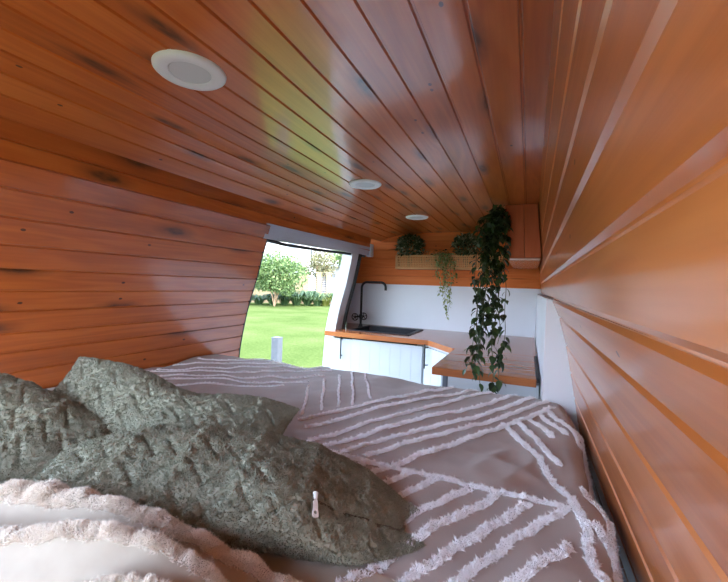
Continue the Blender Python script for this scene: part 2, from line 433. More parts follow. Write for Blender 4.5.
# right wall: upper near-vertical boards, lower bulging boards
def xr(z): return .0612 - .098 * z
ub = [(xr(z), z) for z in (.530, .430, .318, .223, .139, .053, -.030)]
mb = boards(ub, Y0, YB, -1, gw=0.003, cw=0.0065); 
for k, p in enumerate(mb.v): mb.v[k] = (p[0] + .0125 * max(0, p[1] - .3), p[1], p[2])
tag(mb.build('wall_right', WOOD_R), 'right wall of glossy pine boards close to the lens', 'wall', kind='structure')
lowx = lambda z: float(np.interp(z, [-1.2, -.9, -.60, -.473, -.35, -.212, -.10, -.077, -.021], [.27, .25, .209, .186, .166, .140, .112, .104, .072]))
lz = [-.036, -.10, -.205, -.307, -.402, -.496, -.58, -.67, -.76]
rb = [(lowx(z) + (.004 if k == 0 else 0), z) for k, z in enumerate(lz)]
mb = boards(rb, Y0, 1.60, -1, gw=0.003, cw=0.005); tag(mb.build('wall_right_lower', WOOD_R), 'bulging lower right wall of pine boards beside the bed', 'wall', kind='structure')
mb = MB(); mb.box(.30, .33, Y0, YB + .05, FLR, .62); mb.box(.02, .33, Y0, YB + .05, .545, .60)
tag(mb.build('wall_right_skin', VANW), 'white steel skin behind the right lining', 'wall', kind='structure')

# white bulkhead closing the recess of the lower right wall, and the white side panel of the kitchen
pl = [(.066, 1.60, FLR), (.066, 1.60, -.030)] + [(lowx(z) + .012, 1.60, z) for z in (-.035, -.077, -.1, -.15, -.212, -.28, -.35, -.41, -.473, -.54, -.60, -.75, -.9, FLR)]
mb = MB(); mb.prism(pl, (0, .018, 0)); tag(mb.build('trim_2', WHITE), 'white curved edge panel between bed and worktop', 'panel', kind='structure')
mb = MB(); mb.box(.072, .090, 1.618, YB, FLR, -.034); tag(mb.build('wall_right_panel', WHITE), 'white side panel at the right end of the worktop', 'panel', kind='structure')

# far partition: white splashback, pine boards above
mb = MB(); mb.box(-1.795, .30, YB, YB + .03, FLR, .012); tag(mb.build('wall_back', WHITE), 'white splashback behind the kitchen', 'wall', kind='structure')
bb = [(YB - .004, z) for z in (.012, .100, .188, .276, .364, .452, .535)]
mb = boards(bb, -1.79, .10, 1, axis='x', thick=.03); tag(mb.build('wall_back_boards', WOOD_B), 'pine boards above the white splashback', 'wall', kind='structure')
mb = MB(); mb.box(-1.80, .30, YB + .03, YB + .05, FLR, .62); tag(mb.build('wall_back_skin', VANW), 'partition behind the kitchen', 'wall', kind='structure')
mb = MB(); mb.box(-1.72, .32, Y0, YB, FLR - .04, FLR); tag(mb.build('floor', FLOORM), 'pale vinyl van floor', 'floor', kind='structure')

mb = MB()  # unseen rear doorway, its opening shaped to let more daylight in
for k in range(4): mb.box(-1.66, .06, Y0 - .03, Y0, FLR + .17 * k, FLR + .17 * (k + 1) - .004, 0)
mb.box(-1.66, .06, Y0 - .03, Y0, .44, .57, 0); mb.box(-1.66, -1.56, Y0 - .03, Y0, FLR + .70, .44, 2); mb.box(-.22, .06, Y0 - .03, Y0, FLR + .70, .44, 0)
tag(mb.build('wall_rear', WOOD), 'unseen timber lined rear doorway behind the bed, left open to add daylight', 'wall', kind='structure')

# sliding-door opening on the left
door = thing('door_1', (-1.5, 2.4, FLR), 'open sliding doorway with grey header and white pillar', 'door', kind='structure')
mb = MB()
mb.hexa([(-1.475, SILL - .03, .255), (-1.445, SILL - .03, .255), (-1.445, 3.34, .288), (-1.475, 3.34, .288), (-1.455, SILL - .03, .345), (-1.425, SILL - .03, .345), (-1.425, 3.34, .365), (-1.455, 3.34, .365)])
mb.build('header_panel', GREYP, door)
mb = MB(); mb.box(-1.475, -1.415, 3.34, 3.40, .275, .40, bev=.008); mb.build('header_cap', GREYP, door)
mb = MB(); mb.tube([(-1.462, SILL, .252), (-1.464, 2.0, .243), (-1.462, 2.4, .250), (-1.462, 2.8, .263), (-1.464, 3.2, .274), (-1.47, 3.30, .276)], .011, 8); mb.build('rubber_seal', RUBBER, door, smooth=True)
mb = MB()
pz2 = np.linspace(.28, -1.17, 16)
def xp(z): return float(np.interp(z, [-1.2, -.741, -.42, -.237, -.01, .266], [-1.63, -1.611, -1.591, -1.557, -1.495, -1.437]))
def strip(mb, ya, yb, x_in, x_out, zs, dz=0):
    for a, b in zip(zs[:-1], zs[1:]):
        mb.hexa([(xp(b) - x_out, ya, b), (xp(b) + x_in, ya, b), (xp(b) + x_in, yb, b), (xp(b) - x_out, yb, b), (xp(a) - x_out, ya, a), (xp(a) + x_in, ya, a), (xp(a) + x_in, yb, a), (xp(a) - x_out, yb, a)], 2)
strip(mb, 2.97, 3.10, 0, .10, pz2); mb.build('door_pillar', VANW, door)
mb = MB(); mb.tube([(xp(z) + .006, 3.115, z) for z in pz2], .020, 8); mb.build('rubber_seal', RUBBER, door, smooth=True)
mb = MB(); pz3 = np.linspace(.44, -1.17, 12)
for a, b in zip(pz3[:-1], pz3[1:]):
    mb.hexa([(xp(b) - .05, 3.115, b), (xp(b) - .03, 3.115, b), (-1.797, YB, b), (-1.825, YB, b), (xp(a) - .05, 3.115, a), (xp(a) - .03, 3.115, a), (-1.797, YB, a), (-1.825, YB, a)], 2)
mb.build('pillar_lining', GREYP, door)
mb = MB(); mb.tube([(xl(z) - .008, SILL + .006, z) for z in np.linspace(.25, -.7, 14)], .009, 8); mb.build('rubber_seal', RUBBER, door, smooth=True)
mb = MB(); mb.box(-1.72, -1.60, SILL, 3.0, FLR - .04, FLR + .03); mb.build('door_sill', DGREY, door)
mb = MB(); mb.box(xp(-.62) + .001, xp(-.62) + .006, 3.02, 3.05, -.66, -.60); mb.build('warning_sticker', plain('yellow_sticker', (.75, .58, .08), .5), door)

# ------------------------------------------------------------------ downlights
DL = [(-.809, .685, 'nearest and largest round white downlight in the pine ceiling'), (-.806, 1.787, 'middle of three round white downlights, above the foot of the bed'), (-.798, 2.755, 'farthest round white downlight, in front of the kitchen wall')]
for x, y, lab in DL:
    t = thing('downlight', (x, y, .53), lab, 'ceiling light', 'round downlights in the pine ceiling')
    mb = MB(); mb.lathe((x, y, .53), [(.050, -.004), (.052, -.007), (.066, -.010), (.080, -.009), (.086, -.004), (.087, .001)], 48); mb.build('flange', PLASTIC, t, smooth=True)
    mb = MB(); mb.lathe((x, y, .53), [(0, -.0055), (.049, -.0055), (.051, -.003)], 48); mb.build('diffuser', DIFF, t, smooth=True)

# ------------------------------------------------------------------ kitchen
t = thing('kitchen_cabinet', (-1.1, 3.2, FLR), 'white sink cabinet with grooved door below the timber worktop', 'cabinet')
mb = MB()
for a in ((-1.585, -1.567, 2.915, 3.585, FLR, BEN - .042), (-.753, -.735, 2.915, 3.585, FLR, BEN - .042), (-1.567, -.753, 3.57, 3.585, FLR, BEN - .042), (-1.567, -.753, 2.915, 3.57, FLR, FLR + .09)): mb.box(*a, 2)
mb.build('body', CAB, t)
def vdoor(P, Q, z0, z1, nrm, parent, name='door', groove=.09, th=.018):
    """vertical v-grooved door between plan points P and Q, facing nrm."""
    P = Vector((P[0], P[1], 0)); Q = Vector((Q[0], Q[1], 0)); L = (Q - P).length; d = (Q - P) / L; n = Vector(nrm)
    mb = MB(); k = max(1, round(L / groove)); w = L / k
    for i in range(k):
        a, b = P + d * (w * i), P + d * (w * (i + 1))
        prof = [a - n * .002, a + d * .0025, b - d * .0025, b - n * .002, b - n * th, a - n * th]
        lo = [(p.x, p.y, z0) for p in prof]; mb.prism(lo, (0, 0, z1 - z0))
    return mb.build(name, CAB, parent)
def bar_handle(c, L, axis, n, parent, name='handle'):
    """bar pull: centre c on the face, length L along axis, standing off along n."""
    c = Vector(c); ax = Vector(axis); n = Vector(n); mb = MB()
    mb.tube([c - ax * L / 2 + n * .03, c + ax * L / 2 + n * .03], .0055, 10)
    for s in (-1, 1): mb.tube([c + ax * (L * .36 * s), c + ax * (L * .36 * s) + n * .03], .0045, 8)
    return mb.build(name, BLACK, parent, smooth=True)
d1 = vdoor((-1.57, 2.896), (-.755, 2.896), FLR + .08, BEN - .06, (0, -1, 0), t)
bar_handle((-1.475, 2.896, -.555), .20, (0, 0, 1), (0, -1, 0), d1)

t = thing('corner_cabinet', (-.56, 2.8, FLR), 'white angled corner cabinet between the two worktops', 'cabinet')
mb = MB(); mb.prism([(-.733, 2.915, FLR), (-.405, 2.56, FLR), (-.405, 3.585, FLR), (-.733, 3.585, FLR)], (0, 0, BEN - .042 - FLR)); mb.build('body', CAB, t)
dn = Vector((-.73, -.68, 0)).normalized()
P1 = Vector((-.735, 2.895, 0)) ; P2 = Vector((-.425, 2.562, 0)); dd = (P2 - P1).normalized(); dn = Vector((dd.y, -dd.x, 0))
d2 = vdoor(P1 + dn * .004, P2 + dn * .004, FLR + .08, BEN - .06, dn, t, groove=.11)
hc = P1 + dd * .06 + dn * .004
bar_handle((hc.x, hc.y, -.545), .19, (0, 0, 1), dn, d2)

t = thing('side_cabinet', (-.17, 2.3, FLR), 'white cabinet under the timber return worktop at the foot of the bed', 'cabinet')
mb = MB(); mb.box(-.40, .068, 2.005, 3.585, FLR, BEN - .042); mb.build('body', CAB, t)
mb = MB(); mb.box(-.375, .066, 1.99, 2.004, FLR + .02, BEN - .044); mb.build('end_panel', CAB, t)
mb = MB(); mb.box(-.402, -.376, 1.985, 2.004, FLR + .02, BEN - .044, bev=.003); mb.build('corner_strip', DGREY, t)
d3 = vdoor((-.418, 2.53, 0), (-.418, 2.02, 0), FLR + .08, BEN - .06, (-1, 0, 0), t)
bar_handle((-.418, 2.12, BEN - .165), .14, (0, 1, 0), (-1, 0, 0), d3)

# worktops: main run with an angled front corner, then the return
mb = MB(); zb, zt = BEN - .04, BEN
for k, (ya, yb) in enumerate([(2.85, 3.06), (3.06, 3.27), (3.27, 3.597)]):
    if k == 0: outline = [(-1.63, ya, zb), (-.70, ya, zb), (-.463, 2.585, zb), (.066, 2.585, zb), (.066, yb, zb), (-1.63, yb, zb)]
    else: outline = [(-1.63, ya, zb), (.066, ya, zb), (.066, yb, zb), (-1.63, yb, zb)]
    # cut for the sink
    SX0, SX1, SY0, SY1 = -1.45, -.93, 3.03, 3.46
    parts = []
    if k == 0: parts = [outline[:5][0:2] + outline[2:4] + [(.066, yb - .03, zb), (-1.63, yb - .03, zb)]]
    elif k == 1: parts = [[(-1.63, 3.03, zb), (SX0, 3.03, zb), (SX0, SY1, zb), (-1.70, SY1, zb), (-1.60, 3.125, zb), (-1.63, 3.125, zb)], [(SX1, 3.03, zb), (.066, 3.03, zb), (.066, SY1, zb), (SX1, SY1, zb)]]
    else: parts = [[(-1.70, SY1, zb), (.066, SY1, zb), (.066, YB - .003, zb), (-1.78, YB - .003, zb)]]
    for o in parts:
        BOARD[0] += 1; off = BOARD[0]
        top = [(p[0], p[1], zt) for p in o]; uvf = lambda p: (p[0], off + .4 + (p[1] - 2.9) * .45 + p[2] * .3)
        mb.poly(top, [uvf(p) for p in top]); mb.poly(o[::-1], [uvf(p) for p in o[::-1]])
        for i in range(len(o)):
            a, b = o[i], o[(i + 1) % len(o)]; q = [a, b, (b[0], b[1], zt), (a[0], a[1], zt)]
            mb.poly(q, [uvf(p) for p in q])
wt = mb.build('worktop', TOP, org=(-.8, 3.2, BEN - .04), weld=False)
tag(wt, 'long varnished timber worktop holding the black sink', 'worktop')
mb = MB()
for ya, yb in ((1.92, 2.14), (2.142, 2.36), (2.362, 2.583)): mb.box(-.447, .052, ya, yb, zb, zt, 0, bev=.003)
rt = mb.build('return_worktop', TOP, org=(-.2, 2.25, BEN - .04)); tag(rt, 'square-ended timber worktop jutting out towards the bed', 'worktop')
mb = MB(); mb.box(.0525, .0655, 1.93, 2.58, BEN - .02, BEN + .004, bev=.002); tag(mb.build('trim_3', RUBBER), 'black sealing strip at the right edge of the worktop', 'trim', kind='structure')

# sink
t = thing('kitchen_sink', (-1.19, 3.245, BEN), 'black rectangular drop-in sink in the timber worktop', 'sink')
mb = MB(); x0, x1, y0, y1 = -1.475, -.905, 3.005, 3.485; w = .035; h = .008
for a in ((x0, x1, y0, y0 + w), (x0, x1, y1 - .075, y1), (x0, x0 + w, y0 + w, y1 - .075), (x1 - w, x1, y0 + w, y1 - .075)): mb.box(*a, BEN + .0005, BEN + h, bev=.0025)
mb.build('rim', SINK, t)
mb = MB(); i0, i1, j0, j1 = x0 + w, x1 - w, y0 + w, y1 - .075; zd = BEN - .16
mb.poly([(i0, j0, zd), (i1, j0, zd), (i1, j1, zd), (i0, j1, zd)])
for a, b in (((i0, j0), (i1, j0)), ((i1, j0), (i1, j1)), ((i1, j1), (i0, j1)), ((i0, j1), (i0, j0))):
    mb.poly([(*a, zd), (*b, zd), (*b, BEN + h - .001), (*a, BEN + h - .001)])
mb.build('bowl', SINK, t)
mb = MB(); mb.lathe(((i0 + i1) / 2, (j0 + j1) / 2, zd), [(0, .004), (.03, .004), (.042, .002), (.045, .0005)], 24); mb.build('drain', STEEL, t, smooth=True)

# tap
tx, ty = -1.50, 3.33
t = thing('kitchen_tap', (tx, ty, BEN), 'tall black gooseneck tap with two spoked wheel handles', 'tap')
mb = MB(); mb.lathe((tx, ty, BEN), [(0, .03), (.016, .03), (.018, .012), (.026, .006), (.027, 0)], 24); mb.build('base', BLACK, t, smooth=True)
path = [(tx, ty, BEN + .02), (tx, ty, -.035)]
for k in range(1, 9):
    a = PI / 2 * k / 8; path.append((tx + .06 * (1 - math.cos(a)), ty - .01 * k / 8, -.035 + .06 * math.sin(a)))
ex = tx + .27
path.append((ex - .05, ty - .04, .025))
for k in range(1, 9):
    a = PI / 2 * k / 8; path.append((ex - .05 + .05 * math.sin(a), ty - .05, .025 - .05 * (1 - math.cos(a))))
path.append((ex, ty - .05, -.05))
mb = MB(); mb.tube(path, .0115, 14); mb.build('spout', BLACK, t, smooth=True)
mb = MB(); mb.lathe((tx, ty, BEN + .105), [(.0, -.02), (.017, -.02), (.019, 0), (.017, .02), (0, .02)], 20); mb.build('valve_body', BLACK, t, smooth=True)
for sx, sz in ((-.048, -.006), (.045, .006)):
    c = Vector((tx + sx, ty - .035, BEN + .105 + sz)); mb = MB()
    mb.tube([(c.x + .033 * math.cos(2 * PI * k / 24), c.y, c.z + .033 * math.sin(2 * PI * k / 24)) for k in range(24)], .0045, 8, closed=True)
    for k in range(5):
        a = 2 * PI * k / 5 + .3; mb.tube([(c.x, c.y, c.z), (c.x + .031 * math.cos(a), c.y, c.z + .031 * math.sin(a))], .004, 6)
    mb.tube([(c.x, c.y - .006, c.z), (tx + sx * .3, ty, BEN + .105)], .009, 10)
    mb.build('wheel_handle', BLACK, t, smooth=True)

# overhead boxing in the right ceiling corner
t = thing('overhead_box', (-.05, 3.0, .2), 'reddish timber boxing below the ceiling in the right-hand corner', 'box')
mb = MB()
zl = .196
xa, xb = -.148, -.035
mb.hexa([(-.128, 2.50, zl), (-.028, 2.50, zl), (-.028, YB - .035, zl), (-.128, YB - .035, zl), (-.150, 2.50, .529), (-.045, 2.50, .529), (-.045, YB - .035, .529), (-.150, YB - .035, .529)], 2)
mb.build('side_board', BOXW, t)
mb = MB()
mb.hexa([(-.026, 2.502, zl + .004), (.066, 2.502, zl + .004), (.078, YB - .035, zl + .004), (-.026, YB - .035, zl + .004), (-.043, 2.502, .529), (.034, 2.502, .529), (.046, YB - .035, .529), (-.043, YB - .035, .529)], 2)
mb.build('face_board', BOXW, t)
mb = MB(); mb.box(-.122, .062, 2.507, YB - .04, zl - .012, zl - .0005, 1); mb.build('underside', wood_mat('glossy_reflection_box_base', (.60, .42, .34), (.68, .5, .42), (.74, .56, .48), rough=.12, knots=False), t)  # pale base colour carries the bright reflection seen on the underside

# ------------------------------------------------------------------ plants and cane planter
t = thing('cane_planter', (-.7, 3.52, .165), 'long pale cane planter box mounted on the pine boards', 'planter')
px0, px1, pyf, pyb, pz0, pz1 = -1.205, -.20, 3.455, YB - .006, .165, .302
mb = MB()
for a in ((px0, px1, pyf, pyf + .016, pz0, pz0 + .016), (px0, px1, pyf, pyf + .016, pz1 - .014, pz1), (px0, px0 + .016, pyf, pyf + .016, pz0 + .016, pz1 - .014), (px1 - .016, px1, pyf, pyf + .016, pz0 + .016, pz1 - .014)): mb.box(*a, 0, bev=.002)
mb.build('frame', CANEW, t)
mb = MB(); mb.box(px0, px1, pyf + .016, pyb, pz0, pz0 + .01); mb.box(px0, px0 + .01, pyf + .016, pyb, pz0 + .01, pz1 - .004); mb.box(px1 - .01, px1, pyf + .016, pyb, pz0 + .01, pz1 - .004); mb.box(px0 + .01, px1 - .01, pyb - .008, pyb, pz0 + .01, pz1 - .004)
mb.build('tray', BOXW, t)
mb = MB(); p = .0165
for k in range(int((px1 - px0 - .032) / p)):
    x = px0 + .018 + k * p; mb.box(x, x + .0075, pyf + .005, pyf + .008, pz0 + .012, pz1 - .01, 2)
for k in range(int((pz1 - pz0 - .03) / p) + 1):
    z = pz0 + .018 + k * p; mb.box(px0 + .012, px1 - .012, pyf + .0085, pyf + .011, z, z + .0075, 0)
mb.build('cane_webbing', CANE, t, weld=False)

def leaves(C, D, N, L, W, fold=.25, curl=.3):
    """C base points, D direction, N blade normal (n,3); heart-shaped folded leaves -> verts, quads, tris."""
    C = np.asarray(C); n = len(C); D = D / np.linalg.norm(D, axis=1, keepdims=True)
    S = np.cross(D, N); S /= np.linalg.norm(S, axis=1, keepdims=True) + 1e-9; N = np.cross(S, D)
    L = np.broadcast_to(np.asarray(L, float).reshape(-1, 1), (n, 1)); W = np.broadcast_to(np.asarray(W, float).reshape(-1, 1), (n, 1))
    prof = [(0, 0), (.18, .36), (.42, .5), (.72, .28)]
    vs = []
    mids = [(0.0, 0), (.3, -.0), (.62, -.04), (1.0, -.25 * curl / .3)]
    for u, h in mids: vs.append(C + D * L * u + N * L * h)
    for sgn in (1, -1):
        for u, w in ((.16, .40), (.42, .5), (.75, .26)): vs.append(C + D * L * u + S * W * w * sgn + N * (W * w * fold - L * .08 * u))
    V = np.stack(vs, 1).reshape(-1, 3); b = (np.arange(n) * 10)[:, None]
    q = np.concatenate([b + np.array([[0, 4, 5, 1]]) * 1, b + np.array([[1, 5, 6, 2]]), b + np.array([[0, 1, 8, 7]]), b + np.array([[1, 2, 9, 8]])])
    tr = np.concatenate([b + np.array([[2, 6, 3]]), b + np.array([[2, 3, 9]])])
    return V, q, tr

def unit(v): return v / (np.linalg.norm(v, axis=-1, keepdims=True) + 1e-9)

def bush(c, R, n, name, label, mat, L, group=None, squash=.85, cat='plant', stem_to=None):
    t = thing(name, (c[0], c[1], stem_to if stem_to is not None else c[2] - R), label, cat, group)
    d = unit(rng.normal(size=(n, 3))); d[:, 2] = np.where(rng.random(n) < .45, np.abs(d[:, 2]), d[:, 2])
    r = R * (.45 + .55 * rng.random(n) ** .5)
    C = np.array(c) + d * r[:, None] * np.array([1, .8, squash])
    C[:, 1] = np.minimum(C[:, 1], YB - .03); C[:, 2] = np.maximum(C[:, 2], .312)
    D = unit(d + rng.normal(size=(n, 3)) * .6); D[:, 1] -= .15
    N = unit(rng.normal(size=(n, 3)) + np.array([0, -.6, 1.0]))
    V, q, tr = leaves(C, D, N, L * (.7 + .6 * rng.random(n)), L * .6 * (.7 + .6 * rng.random(n)))
    V[:, 1] = np.minimum(V[:, 1], YB - .022); V[:, 2] = np.minimum(V[:, 2], .522)
    np_obj('foliage', V, [q, tr], mat, t, smooth=False)
    mb = MB(); base = (c[0], c[1], stem_to if stem_to is not None else c[2] - R)
    for k in range(14):
        a = rng.random() * 2 * PI; e = (c[0] + R * .6 * math.cos(a), min(c[1] + R * .5 * math.sin(a), YB - .04), c[2] + R * (.1 + .5 * rng.random()))
        mb.tube([(base[0] + .01 * math.cos(a), base[1] + .01 * math.sin(a), base[2]), ((base[0] + e[0]) / 2, (base[1] + e[1]) / 2, c[2] - R * .2), e], .0018, 5)
    mb.build('stems', STEM, t)
    return t
bush((-1.075, 3.50, .385), .135, 900, 'potted_bush', 'round leafy bush at the left end of the cane planter', LEAFB, .030, 'bushes in the cane planter', stem_to=.176)
bush((-.535, 3.50, .385), .125, 800, 'potted_bush', 'round leafy bush nearer the long hanging vine', LEAFB, .030, 'bushes in the cane planter', stem_to=.176)

def vine(name, label, strands_, mat, L, n_per_m, spread, cat='hanging plant', stemr=.0018, fold=.25, base=None, droop=.9):
    t = thing(name, base, label, cat)
    Cs, Ds, Ns, Ls = [], [], [], []; mb = MB()
    for path in strands_:
        P = np.array(resample(path, .012)); k = len(P)
        ph = rng.random(6) * 6
        tt = np.linspace(0, 1, k)
        P[:, 0] += spread * (np.sin(tt * 9 + ph[0]) * .4 + np.sin(tt * 21 + ph[1]) * .2) * np.minimum(1, tt * 4)
        P[:, 1] += spread * (np.sin(tt * 8 + ph[2]) * .4) * np.minimum(1, tt * 4)
        mb.tube([tuple(p) for p in P[::2]], stemr, 5)
        m = int(k * .012 * n_per_m)
        idx = np.sort(rng.integers(2, k, m))
        a = rng.random(m) * 2 * PI
        side = np.stack([np.cos(a), np.sin(a), np.zeros(m)], 1)
        D = side * (.45 + .55 * rng.random((m, 1))) + np.array([0, 0, -droop]) * (.3 + .8 * rng.random((m, 1)))
        Cs.append(P[idx] + side * .004); Ds.append(D); Ns.append(side * .8 + np.array([0, 0, .9]) + rng.normal(size=(m, 3)) * .25)
        Ls.append(L * (.65 + .55 * rng.random(m)))
    C, D, N, Lx = np.concatenate(Cs), np.concatenate(Ds), np.concatenate(Ns), np.concatenate(Ls)
    V, q, tr = leaves(C, D, N, Lx, Lx * .62, fold)
    return t, mb, V, q, tr
# long dark vine: hung from the ceiling edge of the box, drooping over the return worktop
paths = []
for k in range(17):
    x = -.215 + .056 * (k % 5 - 2) / 2 + rng.normal() * .013; x2 = -.175 + .055 * (k % 5 - 2) / 2 + rng.normal() * .02
    end = [-.48, -.40, -.33, -.50, -.44, -.26, -.20, -.36, -.10, -.30, -.42, -.05, .05, -.15, .12, 0.0, -.25][k]
    y2 = 1.885 - .02 * (k % 3)
    full = [(-.16, 2.47, .50), (x + .015, 2.46, .455), (x, 2.44, .36), (x * .8 + x2 * .2, 2.33, .12), (x * .45 + x2 * .55, 2.10, -.16), (x2, 1.93, -.31), (x2, y2, -.37), (x2, y2 - .006, -.54)]
    pth = [p for p in full if p[2] > end]; pth.append((pth[-1][0], pth[-1][1] - .01, end)); paths.append(pth)
t, mb, V, q, tr = vine('hanging_vine', 'long dark green vine trailing down in front of the return worktop', paths, LEAFD, .048, 46, .026, base=(-.16, 2.47, .50))
# thicker crown of leaves at the top
n = 240; C = np.array([-.200, 2.44, .41]) + rng.normal(size=(n, 3)) * np.array([.020, .03, .055]); C[:, 2] = np.minimum(C[:, 2], .50)
V2, q2, t2 = leaves(C, rng.normal(size=(n, 3)) + np.array([0, -.3, -.5]), rng.normal(size=(n, 3)) + np.array([0, -.8, .6]), .045 * (.7 + .5 * rng.random(n)), .028)
k = len(V); Vv = np.concatenate([V, V2]); Vv[:, 2] = np.minimum(Vv[:, 2], .525)
np_obj('foliage', Vv, [q, q2 + k, tr, t2 + k], LEAFD, t, smooth=False)
mb.build('stems', STEM, t, smooth=True)
# pale trailing plant from the planter
paths = []
for x, e in ((-.80, .10), (-.775, -.09), (-.735, -.10), (-.71, -.20), (-.69, -.30), (-.665, -.13), (-.72, .02), (-.64, .08), (-.76, .15)):
    paths.append([(x, 3.52, .18), (x, 3.50, .31), (x, 3.445, .318), (x, 3.435, .27), (x + .01, 3.435, (e + .27) / 2), (x + .02, 3.435, e)])
t, mb, V, q, tr = vine('trailing_plant', 'pale variegated plant trailing over the middle of the cane planter', paths, LEAFL, .034, 75, .03, base=(-.72, 3.52, .18), stemr=.0012)
V[:, 1] = np.minimum(V[:, 1], YB - .02)
np_obj('foliage', V, [q, tr], LEAFL, t, smooth=False); mb.build('stems', STEM, t, smooth=True)
# low dark greenery between the two bushes
paths = [[(-.95 + .05 * k, 3.52, .18), (-.95 + .05 * k, 3.51, .30), (-.93 + .05 * k + rng.normal() * .02, 3.48, .345 + rng.random() * .03)] for k in range(15)]
t, mb, V, q, tr = vine('low_planter_greenery', 'low dark leaves peeping over the planter between the round bushes', paths, LEAFB, .034, 70, .015, base=(-.6, 3.52, .18), droop=.1)
V[:, 1] = np.minimum(V[:, 1], YB - .02)
np_obj('foliage', V, [q, tr], LEAFB, t, smooth=False); mb.build('stems', STEM, t)

# ------------------------------------------------------------------ bed and bedspread
t = thing('bed', (-.8, .5, FLR), 'platform bed filling the rear of the van, under the bedspread', 'bed')
mb = MB(); mb.box(-1.60, .095, Y0 + .06, 1.585, -.62, BED - .012, bev=.03); mb.build('mattress', MATT, t, smooth=True)
mb = MB(); mb.box(-1.59, .09, Y0 + .06, 1.575, FLR, -.625, bev=.004); mb.build('base', WHITE, t)

def waves(x, y, sc, seed, n=7):
    g = np.random.default_rng(seed); s = 0
    for _ in range(n):
        a = g.random() * 2 * PI; f = sc * (.6 + .9 * g.random()); s = s + np.sin((x * np.cos(a) + y * np.sin(a)) * f + g.random() * 6.28)
    return s / n ** .5

TL = []   # tuft lines on the bed plan (x, y)
def ext(a, b, k0=0., k1=0.):
    a = np.array(a); b = np.array(b); d = b - a; return [tuple(a - d * k0), tuple(b + d * k1)]
A = [((-.639, .978), (-.461, 1.279), (-.28, 1.618)), ((-.58, .93), (-.426, 1.235), (-.165, 1.66)), ((-.526, .851), (-.162, 1.561), (-.10, 1.66)), ((-.473, .845), (-.144, 1.396), (-.006, 1.668)),
     ((-.416, .835), (-.131, 1.288), (.046, 1.645)), ((-.35, .839), (-.122, 1.206), (.088, 1.597)), ((-.273, .824), (-.112, 1.124), (.098, 1.511))]
TL += [list(a) for a in A]
TL += [[(-.62, .82), (-.363, .81), (-.225, .811), (-.042, .814), (.086, .818)]]
TL += [[(-.33, .81), (-.37, .73)], [(-.28, .81), (-.33, .71)], [(-.225, .811), (-.29, .69)], [(-.167, .806), (-.27, .60)], [(-.10, .80), (-.20, .61)], [(-.041, .809), (-.142, .614), (-.24, .42)], [(.016, .797), (-.107, .577), (-.19, .42)], [(.082, .811), (-.014, .659), (-.12, .45)],
       [(.079, .701), (.0, .57), (-.06, .45)], [(.085, .60), (.02, .47)], [(.09, .50), (.05, .40)]]
TL += [[(-.057, 1.257), (.035, 1.058), (.098, .868)], [(-.013, 1.295), (.09, 1.028)], [(.019, 1.341), (.081, 1.20)], [(.054, 1.405), (.115, 1.24)], [(.082, 1.451), (.16, 1.22)]]
E0 = len(TL)
TL += [[(-.822, 1.317), (-.663, 1.029)], [(-.805, 1.42), (-.622, 1.08)], [(-.779, 1.513), (-.59, 1.142)], [(-.751, 1.586), (-.556, 1.192)], [(-.701, 1.617), (-.519, 1.263)]]
E1 = len(TL)
TL += [[(-1.06, 1.66), (-1.304, 1.577), (-1.587, 1.435)], [(-.994, 1.656), (-1.607, 1.302)], [(-.90, 1.63), (-1.23, 1.43), (-1.57, 1.19)], [(-.86, 1.575), (-1.17, 1.38), (-1.55, 1.12)], [(-.84, 1.47), (-1.12, 1.30), (-1.45, 1.08)], [(-.85, 1.36), (-1.15, 1.20), (-1.38, 1.05)], [(-.90, 1.25), (-1.2, 1.08), (-1.32, 1.0)]]
TL += [[(.096, .86), (.115, .66), (.12, .45)], [(.14, .95), (.155, .70), (.17, .50)], [(.20, 1.2), (.18, .95), (.21, .72), (.24, .5)], [(.15, 1.33), (.24, 1.12)], [(.20, 1.36), (.27, 1.1), (.24, .9)], [(.12, .78), (.22, .62)], [(.12, .66), (.22, .50)], [(.11, .55), (.2, .4)]]
TL += [[(-1.55, .95), (-1.2, .9)], [(-1.58, .85), (-1.2, .8)], [(-1.58, .75), (-1.25, .7)]]

def edge_map(s, t):
    """drape: s across (x), t along (y); rounds over the right and far mattress edges."""
    s = np.asarray(s, float); t = np.asarray(t, float)
    ex, ey, r = .110, 1.60, .05
    def rnd(v, e):
        o = np.maximum(v - e, 0); a = np.minimum(o / r, PI / 2); rest = np.maximum(o - r * PI / 2, 0)
        return np.minimum(v, e) + r * np.sin(a), -(r * (1 - np.cos(a))) - rest, rest
    x, dz1, q1 = rnd(s, ex); y, dz2, q2 = rnd(t, ey)
    x = x + q1 * .16; y = y + q2 * .05
    both = np.minimum(np.abs(dz1), np.abs(dz2))
    return x, y, dz1 + dz2 + both * .6

